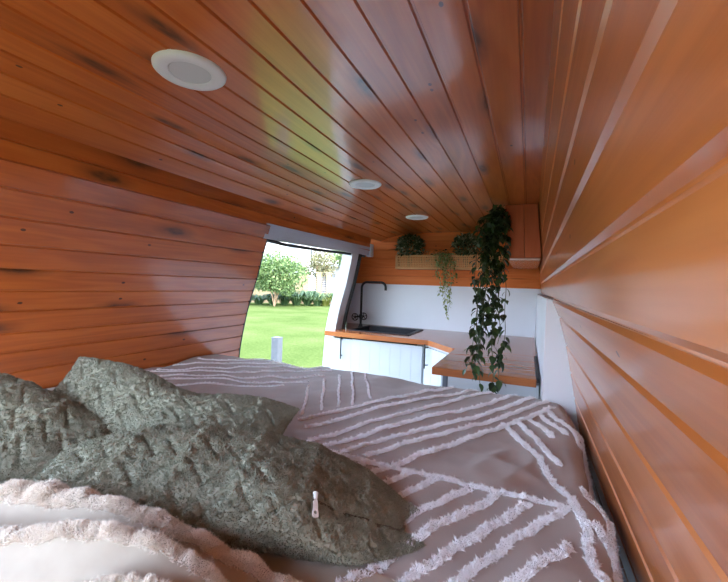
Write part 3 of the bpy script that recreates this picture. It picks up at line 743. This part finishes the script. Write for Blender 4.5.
def cover(s, t):
    x, y, dz = edge_map(s, t)
    h = .0045 * waves(s, t, 11, 3) + .0030 * waves(s, t, 26, 4) + .0009 * waves(s, t, 70, 5)
    # puckered folds running along the right edge, stronger where it drapes
    side = np.clip((s - .02) / .12, 0, 1)
    h = h + side * .010 * waves(t * 1.0, s * .15, 26, 6, 4)
    far = np.clip((t - 1.50) / .15, 0, 1); h = h + far * .003 * waves(s, t * .2, 20, 9, 5)
    lf = np.clip((-.75 - s) / .25, 0, 1) * np.clip((t - .95) / .2, 0, 1); h = h + lf * .006 * waves(s * .55 + t, t * .2, 60, 12, 4)
    tri = np.exp(-(((s + .03) / .13) ** 2 + ((t - .98) / .13) ** 2)); cr = waves(s + .4 * t, t * .7, 55, 8, 4)
    h = h + tri * .006 * (1 - np.abs(cr)) 
    x = x + side * h * .9
    y = y + far * np.clip((t - 1.6) / .05, 0, 1) * h * .9
    return np.stack([x, y, BED + .004 + dz + h * (1 - .6 * np.clip((s - .1) / .05, 0, 1))], -1)

ss = np.concatenate([np.arange(-1.625, -.85, .012), np.arange(-.85, .36, .0065)])
ts = np.concatenate([np.arange(-.5, .2, .03), np.arange(.2, 1.95, .0075)])
Sg, Tg = np.meshgrid(ss, ts, indexing='ij'); V = cover(Sg, Tg).reshape(-1, 3)
ns, ntt = Sg.shape
gi = np.arange(ns * ntt).reshape(ns, ntt)
quads = np.stack([gi[:-1, :-1], gi[1:, :-1], gi[1:, 1:], gi[:-1, 1:]], -1).reshape(-1, 4)
# keep the left hem against the lining
spread = np_obj('bedspread', V, [quads], SPREAD, None, org=(-.8, .6, BED))
tag(spread, 'grey cotton bedspread with white tufted chevron lines, spread over the bed', 'bedspread')

def strands(P, D, L, W, bend, jit=.5):
    n = len(P); D = unit(D); side = unit(np.cross(D, rng.normal(size=(n, 3)))); bd = unit(bend)
    L = L.reshape(-1, 1) if hasattr(L, 'reshape') else L; W = W.reshape(-1, 1) if hasattr(W, 'reshape') else W
    m = P + D * L * .55; e = P + D * L * .8 + bd * L * .45
    V = np.stack([P - side * W, P + side * W, m - side * W * .9, m + side * W * .9, e], 1).reshape(-1, 3)
    b = (np.arange(n) * 5)[:, None]
    return V, np.concatenate([b + np.array([[0, 1, 3, 2]])]), np.concatenate([b + np.array([[2, 3, 4]])])

PP, TT, WW = [], [], []
for li, ln in enumerate(TL):
    R = np.array(resample([(a, b, 0) for a, b in ln], .0035)); PP.append(R[:, :2]); WW.append(np.full(len(R), .42 if E0 <= li < E1 else (.75 if E1 <= li < E1 + 7 else 1.0)))
    d = np.gradient(R[:, :2], axis=0); TT.append(unit(d))
P2 = np.concatenate(PP); T2 = np.concatenate(TT)
K = 56
P2 = np.repeat(P2, K, 0); T2 = np.repeat(T2, K, 0); n = len(P2); W2 = np.repeat(np.concatenate(WW), K, 0)
Sd = np.stack([-T2[:, 1], T2[:, 0]], 1)
off = np.clip(rng.normal(size=n), -1.7, 1.7) * .0042 * W2
clump = .5 + .5 * np.sin(P2[:, 0] * 300 + P2[:, 1] * 230)
P2 = P2 + Sd * (.0022 * np.sin(P2 @ np.array([41., 53.]) + 1.3) + .0012 * np.sin(P2 @ np.array([-140., 97.])))[:, None]
Q = P2 + Sd * off[:, None] + T2 * (rng.random((n, 1)) - .5) * .006
base = cover(Q[:, 0], Q[:, 1]); e = 1e-3
du = (cover(Q[:, 0] + e, Q[:, 1]) - base) / e; dv = (cover(Q[:, 0], Q[:, 1] + e) - base) / e
nr = unit(np.cross(du, dv))
sd3 = unit(du * Sd[:, :1] + dv * Sd[:, 1:]); td3 = unit(du * T2[:, :1] + dv * T2[:, 1:])
sw_ = np.stack([waves(Q[:, 0], Q[:, 1], 420, s) for s in (71, 72, 73)], 1)
D = nr * 1.1 + sd3 * (off / .006 * .35)[:, None] + .6 * sw_ + .6 * rng.normal(size=(n, 3))
L = (.0043 + .0045 * rng.random(n)) * (.7 + .5 * clump) * (.35 + .65 * W2)
V, q, tr = strands(base, D, L, .0006 + .0004 * rng.random(n), sw_ + rng.normal(size=(n, 3)) * .9)
np_obj('tufting', V, [q, tr], TUFT, spread, smooth=True)

# ------------------------------------------------------------------ cushions
def tri_sample(V, quads, n, up=None):
    A, B, C, Dd = (V[quads[:, k]] for k in range(4))
    nrm = np.cross(C - A, Dd - B); ar = np.linalg.norm(nrm, axis=1)
    idx = rng.choice(len(quads), n, p=ar / ar.sum())
    u, v = rng.random((n, 1)), rng.random((n, 1))
    P = (A[idx] * (1 - u) + B[idx] * u) * (1 - v) + (Dd[idx] * (1 - u) + C[idx] * u) * v
    return P, unit(nrm[idx])

def cable(x, y):
    """chunky cable-knit relief: herringbone columns between plain ribs."""
    w = .11; c = np.floor(x / w); f = x / w - c
    tri = np.abs(f - .5) * 2
    k = (y - tri * .055) / .058; d = np.abs(k - np.round(k)) * .058
    groove = np.exp(-(d / .0055) ** 2)
    k2 = (y + tri * .055 + .02) / .116; d2 = np.abs(k2 - np.round(k2)) * .116
    groove2 = np.exp(-(d2 / .0055) ** 2)
    rib = np.exp(-((np.abs(f - .5) - .5) * w / .012) ** 2)          # plaited rib between the diamond panels
    scal = np.abs(np.sin(y * PI / .026 + np.sign(f - .5) * .6))
    return -groove * .0060 * (1 - rib) - groove2 * .0045 * (1 - rib) + rib * (scal - .3) * .0085

def cushion(name, label, C, e1, e2, a, b, Tt, Tb, n_fur, group, shape=None, pinch=.10, res=170, furL=.0036, taper=.25):
    e1 = np.array(e1, float); e1 /= np.linalg.norm(e1); e2 = np.array(e2, float); e2 -= e1 * (e1 @ e2); e2 /= np.linalg.norm(e2)
    e3 = np.cross(e1, e2)
    t = thing(name, (C[0], C[1], BED + .012), label, 'cushion', group)
    g = np.sin(np.linspace(-1, 1, res) * PI / 2); U, Vv = np.meshgrid(g, g, indexing='ij')
    Vs, Fs = [], []; base = 0
    for top in (1, -1):
        f = ((1 - np.abs(U) ** 2.4) * (1 - np.abs(Vv) ** 2.4)) ** .5
        x = a * U * (1 - pinch * (1 - Vv ** 2)); y = b * Vv * (1 - pinch * 1.2 * (1 - U ** 2)) * (1 - taper * np.abs(U) ** 3)
        h = (Tt if top > 0 else -Tb) * f
        rel = cable(x + .3, y + .2) * np.clip(f * 2.2, 0, 1) + .0025 * waves(x, y, 45, 21) * f + .0012 * waves(x, y, 190, 22, 9) * f
        h = h + top * rel
        seam = np.exp(-(f / .06) ** 2)
        P = np.stack([x, y, h], -1)
        if shape is not None: P = shape(P, U, Vv, top)
        W = np.array(C) + P[..., 0:1] * e1 + P[..., 1:2] * e2 + P[..., 2:3] * e3
        W[..., 2] = np.where(W[..., 2] < BED + .016, BED + .016 + (W[..., 2] - BED - .016) * .04, W[..., 2])
        k = np.arange(res * res).reshape(res, res) + base
        q = np.stack([k[:-1, :-1], k[1:, :-1], k[1:, 1:], k[:-1, 1:]], -1).reshape(-1, 4)
        if top < 0: q = q[:, ::-1]
        Vs.append(W.reshape(-1, 3)); Fs.append(q); base += res * res
    V = np.concatenate(Vs); q = np.concatenate(Fs)
    P, nr = tri_sample(V, q, n_fur)
    sw = np.stack([waves(P[:, 0], P[:, 1] + P[:, 2], 220, s) for s in (31, 32, 33)], 1)
    D = nr + .22 * sw + .55 * rng.normal(size=P.shape)
    VV, q2, t2 = strands(P, D, furL * (.6 + .7 * rng.random(n_fur)), .0007 + .0004 * rng.random(n_fur), rng.normal(size=P.shape) + .3 * sw)
    VV[:, 2] = np.maximum(VV[:, 2], BED + .012)
    k = len(V)
    np_obj('cushion_body', np.concatenate([V, VV]), [q, q2 + k, t2 + k], [SAGE, SAGEF], t, mat_idx=(0, 1, 1))
    return t, (np.array(C), e1, e2, e3), Vs[0].reshape(res, res, 3)

GR = 'sage cable-knit cushions on the bed'
# nearest cushion
Rt = np.array([-.138, .588, -.399]); Lt = np.array([-.765, .318, -.318])
ctr = (Rt + Lt) / 2 + np.array([-.035, .08, -.016])
def shm(P, U, V, top):
    P = P.copy(); P[..., 1] -= .038 * np.exp(-((U - .12) / .36) ** 2) * np.clip(V + .2, 0, 1); return P
def shp(P, U, V, top):
    P = P.copy()
    nearv = np.clip(-V, 0, 1)
    bump = np.exp(-((U - .35) / .38) ** 2)
    P[..., 2] += .045 * nearv * bump - .02 * nearv * (1 - bump)
    P[..., 2] -= .018 * np.clip(V, 0, 1) ** 2
    P[..., 2] *= 1 - .45 * np.clip(U, 0, 1) ** 2
    P[..., 1] += -.05 * U ** 2
    return P
fc, fr, SURF = cushion('knitted_cushion', 'nearest sage green cable-knit cushion, with a zip puller, lying in front', ctr, Rt - Lt, (-.38, .90, .16), .35, .165, .068, .085, 120000, GR, shape=shp, res=260, taper=.72)
# middle cushion behind
cushion('knitted_cushion', 'sage green cable-knit cushion lying behind the zipped one, near the left wall', (-.888, .695, -.378), (.60, .20, -.105), (-.12, .34, .34), .345, .13, .072, .07, 80000, GR, res=240, taper=.14, shape=shm, pinch=.07)
# left cushion
cushion('knitted_cushion', 'sage green cable-knit cushion cut off by the left edge of the photo', (-1.06, .45, -.384), (.60, .32, -.32), (-.30, .36, .24), .30, .15, .08, .07, 70000, GR, res=220, taper=.5)

# zip on the nearest cushion
C, e1, e2, e3 = fr
if PROBE:
    R_ = np.array([rv[:], uv_[:], fw[:]])
    for iu in range(130, 260, 10):
        for iv in range(0, 130, 10):
            p = SURF[iu, iv]; q = R_ @ p; print('S', iu, iv, np.round(p, 3), round(364 + 370 * q[0] / q[2], 1), round(291 - 370 * q[1] / q[2], 1))

sf = lambda i, j: Vector(SURF[i, j])
O = sf(170, 74); dn_ = (sf(170, 40) - sf(170, 74)).normalized(); tg = (sf(180, 74) - sf(160, 74)).normalized()
nn = tg.cross(-dn_).normalized()
if nn.z < 0 and nn.y > 0: nn = -nn
if nn.y > 0: nn = -nn
dn_ = (dn_ + Vector((0, 0, -.25))).normalized(); sdv = dn_.cross(nn).normalized(); O = O + nn * .011
mb = MB(); N_ = 28; hc_ = .023          # tab with a round hole near its lower end
def rim(a):
    x, y = math.cos(a), math.sin(a)     # y along dn_
    best = 9
    w_ = .0052 if y > 0 else .0052 - .0016 * -y
    for r_ in np.linspace(.002, .03, 200):
        px_, py_ = x * r_, y * r_
        if abs(px_) > w_ or py_ > .0075 - .35 * abs(px_) or py_ < -.023: best = r_; break
    return best
ring_o = [(rim(2 * PI * k / N_) * math.cos(2 * PI * k / N_), hc_ + rim(2 * PI * k / N_) * math.sin(2 * PI * k / N_)) for k in range(N_)]
ring_i = [(.0027 * math.cos(2 * PI * k / N_), hc_ + .0027 * math.sin(2 * PI * k / N_)) for k in range(N_)]
W3 = lambda p, h: tuple(O + sdv * p[0] + dn_ * p[1] + nn * h)
for k in range(N_):
    j = (k + 1) % N_
    mb.poly([W3(ring_o[k], .0016), W3(ring_o[j], .0016), W3(ring_i[j], .0016), W3(ring_i[k], .0016)]); mb.poly([W3(ring_i[k], 0), W3(ring_i[j], 0), W3(ring_o[j], 0), W3(ring_o[k], 0)])
    mb.poly([W3(ring_o[k], 0), W3(ring_o[j], 0), W3(ring_o[j], .0016), W3(ring_o[k], .0016)]); mb.poly([W3(ring_i[j], 0), W3(ring_i[k], 0), W3(ring_i[k], .0016), W3(ring_i[j], .0016)])
zp = mb.build('zip_puller', STEEL, fc); zp['label'] = 'pale metal zip puller with a round hole'
mb = MB(); mb.tube([tuple(O - dn_ * .009 - nn * .004), tuple(O - dn_ * .004 + nn * .002), tuple(O + dn_ * .003 + nn * .0005)], [.0028, .0036, .0028], 10); mb.build('zip_slider', STEEL, zp, smooth=True)
mb = MB(); mb.tube([tuple(sf(i, j) + Vector((0, 0, .0005))) for i, j in ((170, 76), (180, 81), (190, 85), (200, 88), (210, 91), (220, 95), (230, 100), (240, 107), (250, 118), (256, 126))], .0028, 8); mb.build('zip_seam', ZIPT, fc, smooth=True)

# ------------------------------------------------------------------ cream throw
CV = [
 [(-.95, .36, -.424), (-.80, .40, -.424), (-.62, .44, -.424), (-.44, .48, -.424), (-.30, .50, -.424), (-.20, .50, -.424), (-.12, .50, -.424)],
 [(-.858, .30, -.345), (-.726, .345, -.345), (-.60, .372, -.35), (-.46, .405, -.37), (-.34, .43, -.40), (-.26, .44, -.42), (-.16, .46, -.424)],
 [(-.775, .263, -.313), (-.640, .301, -.301), (-.539, .324, -.301), (-.418, .355, -.322), (-.311, .391, -.364), (-.244, .409, -.392), (-.165, .43, -.42)],
 [(-.718, .244, -.333), (-.591, .279, -.327), (-.519, .300, -.322), (-.420, .327, -.332), (-.326, .352, -.363), (-.273, .364, -.392), (-.199, .385, -.42)],
 [(-.648, .221, -.322), (-.566, .246, -.310), (-.499, .266, -.294), (-.411, .294, -.292), (-.337, .315, -.315), (-.291, .324, -.346), (-.237, .336, -.397)],
 [(-.591, .202, -.335), (-.495, .234, -.320), (-.450, .250, -.310), (-.385, .272, -.309), (-.325, .290, -.328), (-.285, .300, -.36), (-.24, .31, -.40)],
 [(-.565, .195, -.345), (-.460, .230, -.332), (-.410, .248, -.322), (-.360, .262, -.318), (-.315, .272, -.328), (-.275, .280, -.37), (-.24, .287, -.41)],
 [(-.549, .188, -.344), (-.439, .226, -.332), (-.396, .240, -.314), (-.353, .253, -.306), (-.311, .261, -.312), (-.279, .264, -.361), (-.25, .268, -.40)],
 [(-.464, .159, -.385), (-.374, .194, -.380), (-.345, .204, -.375), (-.319, .213, -.375), (-.280, .220, -.385), (-.260, .227, -.399), (-.24, .23, -.42)],
 [(-.44, .10, -.424), (-.36, .12, -.424), (-.33, .13, -.424), (-.31, .14, -.424), (-.28, .15, -.424), (-.26, .16, -.424), (-.24, .17, -.424)]]
CV = np.array(CV); CV[1:9, :, 2] -= .018; CV[..., 2] = np.maximum(CV[..., 2], -.424)
# carry the throw further left, out of the photograph
ext_ = CV[:, :1] + (CV[:, :1] - CV[:, 1:2]) * np.array([1.3, 1.3, .4]); ext_[..., 2] = np.clip(ext_[..., 2], -.424, -.30); CV = np.concatenate([ext_, CV], 1)
def cr(P, m, axis):
    P = np.moveaxis(P, axis, 0); n = len(P); tt = np.linspace(0, n - 1, m); i = np.clip(tt.astype(int), 0, n - 2); f = (tt - i).reshape(-1, *([1] * (P.ndim - 1)))
    p0, p1, p2, p3 = P[np.maximum(i - 1, 0)], P[i], P[i + 1], P[np.minimum(i + 2, n - 1)]
    r = .5 * (2 * p1 + (p2 - p0) * f + (2 * p0 - 5 * p1 + 4 * p2 - p3) * f ** 2 + (3 * p1 - p0 - 3 * p2 + p3) * f ** 3)
    return np.moveaxis(r, 0, axis), tt
G, tA = cr(CV, 260, 0); G, tB = cr(G, 300, 1)
# fluffiness profile across the bands (crest curves 2, 4 and 7)
fl = np.exp(-((tA - 2.0) / .45) ** 2) + np.exp(-((tA - 4.05) / .36) ** 2) + np.exp(-((tA - 7.05) / .5) ** 2)
fl = np.clip(fl, 0, 1)
G[..., 2] += (fl[:, None] * (.005 + .004 * waves(G[..., 0], G[..., 1], 90, 41))) + .0015 * waves(G[..., 0], G[..., 1], 50, 42)
G[..., 2] = np.maximum(G[..., 2], BED + .010)
na, nb = G.shape[:2]; gi = np.arange(na * nb).reshape(na, nb)
qd = np.stack([gi[:-1, :-1], gi[:-1, 1:], gi[1:, 1:], gi[1:, :-1]], -1).reshape(-1, 4)
V = G.reshape(-1, 3)
throw = thing('fleece_throw', (-.5, .28, BED + .01), 'cream fleece throw with fluffy ribs heaped in the near left corner', 'throw blanket')
# fleece body with short nap
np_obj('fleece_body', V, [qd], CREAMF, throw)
# fluffy ribs
n = 280000; P, nr = tri_sample(V, qd[np.repeat(fl[:-1] + fl[1:] > 1.0, nb - 1)], n); nr *= np.sign(nr[:, 2:3] + 1e-6)
sw = np.stack([waves(P[:, 0], P[:, 1] + P[:, 2], 260, s) for s in (51, 52, 53)], 1)
V2, q2, t2 = strands(P, nr * .8 + .45 * sw + .6 * rng.normal(size=P.shape), 0.0062 * (.5 + .8 * rng.random(n)), .0004 + .0003 * rng.random(n), rng.normal(size=P.shape) + sw)
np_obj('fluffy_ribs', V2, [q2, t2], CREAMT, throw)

# ------------------------------------------------------------------ outside: lawn, garden wall, shrubs, houses, post
GZ = -1.75
dv_ = np.array([-.5556, .8315]); pv_ = np.array([.8315, .5556])
def od(l, s, z=0.0): 
    p = dv_ * l + pv_ * s; return (float(p[0]), float(p[1]), GZ + z)
mb = MB(); g = 26
xs = np.linspace(-70, 40, g); ys = np.linspace(-45, 75, g)
for i in range(g - 1):
    for j in range(g - 1): mb.poly([(xs[i], ys[j], GZ), (xs[i + 1], ys[j], GZ), (xs[i + 1], ys[j + 1], GZ), (xs[i], ys[j + 1], GZ)])
tag(mb.build('ground_lawn', LAWN), 'bright mown lawn outside the sliding door', 'lawn', kind='structure')

def obox(mb, l0, l1, s0, s1, z0, z1):
    mb.hexa([od(l0, s0, z0), od(l0, s1, z0), od(l1, s1, z0), od(l1, s0, z0), od(l0, s0, z1), od(l0, s1, z1), od(l1, s1, z1), od(l1, s0, z1)])
FD = 31.0
t = thing('garden_wall', od(FD, 0), 'cream rendered garden wall with pillars across the far side of the lawn', 'wall')
mb = MB(); obox(mb, FD, FD + .2, -12, .45, 0, 2.35); obox(mb, FD, FD + .2, .45, 12, 0, .95); mb.build('wall_panel', RENDERW, t)
for s in (-9, -6.4, -3.8, -1.15, .45, 1.55, 2.35, 3.75, 5.3, 7.0): 
    mb = MB(); obox(mb, FD - .1, FD + .3, s - .2, s + .2, 0, 2.55); obox(mb, FD - .15, FD + .35, s - .26, s + .26, 2.55, 2.66); mb.build('pillar', RENDERW, t)
for a, b in ((.65, 1.35), (1.75, 2.15)):
    mb = MB()
    for k in range(9):
        z = 1.0 + k * .15; obox(mb, FD + .07, FD + .11, a, b, z, z + .09)
    mb.build('slat_infill', IRON, t)
for a, b in ((2.55, 3.55), (3.95, 5.1), (5.5, 6.8)):
    mb = MB(); obox(mb, FD + .05, FD + .1, a, b, .95, 2.2); mb.build('infill_panel', PANELG, t)

def tree(name, label, l, s, h, crown, n, mat, L, trunk_r=.08, stems=4):
    b = od(l, s); t = thing(name, b, label, 'tree')
    mb = MB()
    for k in range(stems):
        a = 2 * PI * k / stems + .5; e = (b[0] + crown[0] * .5 * math.cos(a), b[1] + crown[0] * .5 * math.sin(a), GZ + h - crown[1] * .9)
        mb.tube([b, (b[0] * .7 + e[0] * .3, b[1] * .7 + e[1] * .3, GZ + (h - crown[1]) * .5), e], [trunk_r, trunk_r * .8, trunk_r * .4], 8)
    mb.build('trunk', BARK, t, smooth=True)
    d = unit(rng.normal(size=(n, 3))); r = (.25 + .75 * rng.random(n) ** .6)
    lump = 1 + .22 * waves(d[:, 0] * 1.0, d[:, 1] + d[:, 2] * 1.3, 4.5, 61)
    C = np.array([b[0], b[1], GZ + h - crown[1]]) + d * (r * lump)[:, None] * np.array([crown[0], crown[0], crown[1]])
    V, q, tr = leaves(C, d + rng.normal(size=(n, 3)) * .7, rng.normal(size=(n, 3)) + np.array([0, 0, .8]), L * (.6 + .7 * rng.random(n)), L * .55)
    V[:, 2] = np.maximum(V[:, 2], GZ + .35)
    np_obj('crown', V, [q, tr], mat, t, smooth=False)
tree('garden_shrub', 'large bright green shrub in front of the garden wall, at the left of the doorway', 27, -1.75, 3.75, (1.95, 1.55), 5200, FROST, .22, .05, 5)
tree('olive_tree', 'olive brown tree standing behind the slatted part of the garden wall', 36, 1.9, 4.9, (1.35, 1.5), 1500, OLIVE, .24, .09, 3)
tree('garden_tree', 'fresh green tree at the top right of the doorway view, by the house', 41, 5.3, 6.0, (2.0, 1.2), 1600, PALML, .30, .09, 3)

ordw = ['leftmost', 'second from the left', 'third from the left', 'fourth from the left', 'fifth from the left', 'sixth from the left', 'seventh from the left', 'eighth from the left', 'ninth from the left', 'tenth from the left']
def strap(l, s, n, h, mat, lab, j):
    b = od(l, s); n = int(n * 2); t = thing('strappy_plant', b, lab, 'plant', 'strappy plants along the garden wall')
    a = rng.random(n) * 2 * PI; out = np.stack([np.cos(a), np.sin(a), np.zeros(n)], 1); w = .035
    ph = h * .85 * (.6 + .5 * rng.random((n, 1))); rch = h * (.28 + .42 * rng.random((n, 1)))
    B = np.array(b) + out * .25 * rng.random((n, 1)); sd = np.stack([-out[:, 1], out[:, 0], out[:, 2]], 1)
    pts = [B, B + out * rch * .45 + np.array([0, 0, 1]) * ph * .7, B + out * rch * 1.0 + np.array([0, 0, 1]) * ph, B + out * rch * 1.5 + np.array([0, 0, 1]) * ph * .7]
    ws = [w, w, w * .8, .004]
    V = np.stack([p + sd * ww * sg for p, ww in zip(pts, ws) for sg in (-1, 1)], 1).reshape(-1, 3); bi = (np.arange(n) * 8)[:, None]
    q = np.concatenate([bi + np.array([[2 * i, 2 * i + 1, 2 * i + 3, 2 * i + 2]]) for i in range(3)])
    np_obj('leaf_clump', V, [q], mat, t, smooth=True)
sp = [(-3.9, .75), (-3.0, .8), (-2.0, .9), (-1.1, 1.1), (-.2, 1.2), (.6, 1.25), (1.35, 1.1), (2.0, .95), (2.8, 1.15), (3.7, 1.0)]
for j, (s, h) in enumerate(sp):
    y = j == 7
    strap(28.6 + .2 * (j % 2), s, 90, h, STRAPY if y else STRAP, ('yellow-green' if y else 'green') + ' strappy plant along the garden wall, ' + ordw[j], j)

# houses behind the wall
t = thing('house', od(44, -3), 'white two-storey house with a grey roof beyond the garden wall, left', 'house')
mb = MB(); obox(mb, 46, 54, -9, 1.05, 0, 9.0); mb.build('upper_wall', HWHITE, t)
mb = MB(); obox(mb, 41, 46, -9, -.3, 0, 4.0); mb.build('lower_wall', HWHITE, t)
mb = MB(); mb.hexa([od(40.6, -9.5, 4.0), od(40.6, .9, 3.2), od(46, .9, 3.4), od(46, -9.5, 6.4), od(40.6, -9.5, 4.25), od(40.6, .9, 3.4), od(46, .9, 3.6), od(46, -9.5, 6.7)]); mb.build('lower_roof', ROOFG, t)
mb = MB(); mb.hexa([od(45.5, -9.6, 9.0), od(45.5, 1.6, 9.0), od(54.5, 1.6, 9.0), od(54.5, -9.6, 9.0), od(48, -7, 11), od(48, -1, 11), od(52, -1, 11), od(52, -7, 11)]); mb.build('roof', ROOFG, t)
for s, z in ((-1.4, 5.9), (-4.0, 6.1), (-6.5, 6.1)):
    mb = MB(); obox(mb, 45.93, 45.99, s, s + .75, z, z + .8); mb.build('window', GLASS, t)
t = thing('house', od(46, 6), 'pale house beyond the garden wall, right of the olive brown tree', 'house')
mb = MB(); obox(mb, 44, 54, 2.2, 14, 0, 3.9); mb.build('lower_wall', HWHITE, t)
mb = MB(); obox(mb, 47, 54, 1.4, 14, 3.9, 9.5); mb.build('upper_wall', HWHITE, t)
mb = MB(); mb.hexa([od(43.3, 1.8, 3.75), od(43.3, 14, 3.75), od(47, 14, 4.7), od(47, 1.8, 4.7), od(43.3, 1.8, 3.95), od(43.3, 14, 3.95), od(47, 14, 4.95), od(47, 1.8, 4.95)]); mb.build('verandah_roof', HWHITE, t)
for s in (3.0, 5.0, 7.2):
    mb = MB(); obox(mb, 43.93, 43.99, s, s + 1.1, 1.2, 2.9); mb.build('window', GLASS, t)
mb = MB(); mb.hexa([od(46.4, 1.0, 9.5), od(46.4, 14.5, 9.5), od(54.5, 14.5, 9.5), od(54.5, 1.0, 9.5), od(50, 4, 12), od(50, 11, 12), od(52, 11, 12), od(52, 4, 12)]); mb.build('roof', ROOFG, t)

# grey bollard just outside the door
bx, by = -3.95, 5.26
t = thing('bollard', (bx, by, GZ), 'square grey timber bollard standing on the lawn outside the door', 'bollard')
mb = MB(); mb.box(bx - .07, bx + .07, by - .07, by + .07, GZ, GZ + .77, 2, bev=.01); mb.build('post', POST, t)
mb = MB(); mb.prism([(bx - .07, by - .07, GZ + .771), (bx + .07, by - .07, GZ + .771), (bx + .07, by + .07, GZ + .771), (bx - .07, by + .07, GZ + .771)], (0, 0, .015)); mb.build('cap', POST, t)

# ------------------------------------------------------------------ light, camera, view
w = bpy.data.worlds.new('sky'); SC.world = w; w.use_nodes = True; nt = w.node_tree
sky = nt.nodes.new('ShaderNodeTexSky'); sky.sky_type = 'NISHITA'; sky.sun_disc = False; sky.sun_elevation = math.radians(48); sky.sun_rotation = math.radians(120)
sky.dust_density = 3.0; sky.air_density = 1.0
bg = nt.nodes['Background']
mixn = nt.nodes.new('ShaderNodeMix'); mixn.data_type = 'RGBA'; mixn.inputs[0].default_value = .5
nt.links.new(sky.outputs[0], mixn.inputs[6]); mixn.inputs[7].default_value = (4.0, 4.8, 6.1, 1)
nt.links.new(mixn.outputs[2], bg.inputs[0]); bg.inputs[1].default_value = .30
sl = bpy.data.lights.new('sun', 'SUN'); sl.energy = .3; sl.angle = math.radians(2); sl.color = (1, .95, .86)
so = bpy.data.objects.new('sun', sl); COL.objects.link(so)
sd = Vector((.80, -.40, .95)).normalized(); so.rotation_euler = sd.to_track_quat('Z', 'Y').to_euler()

from mathutils import Matrix
cd = bpy.data.cameras.new('camera'); cd.sensor_fit = 'HORIZONTAL'; cd.sensor_width = 36; cd.lens = 36 * F / 728; cd.clip_start = .005; cd.clip_end = 300
co = bpy.data.objects.new('camera', cd); COL.objects.link(co)
M = Matrix((rv, uv_, -fw)).transposed().to_4x4(); M.translation = Vector((0, 0, CZ)); co.matrix_world = M
SC.camera = co
vs = SC.view_settings; vs.view_transform = 'Standard'; vs.look = 'None'; vs.gamma = 1; vs.use_curve_mapping = False; vs.exposure = 3.12
SC.cycles.max_bounces = 14; SC.cycles.diffuse_bounces = 8; SC.cycles.glossy_bounces = 6
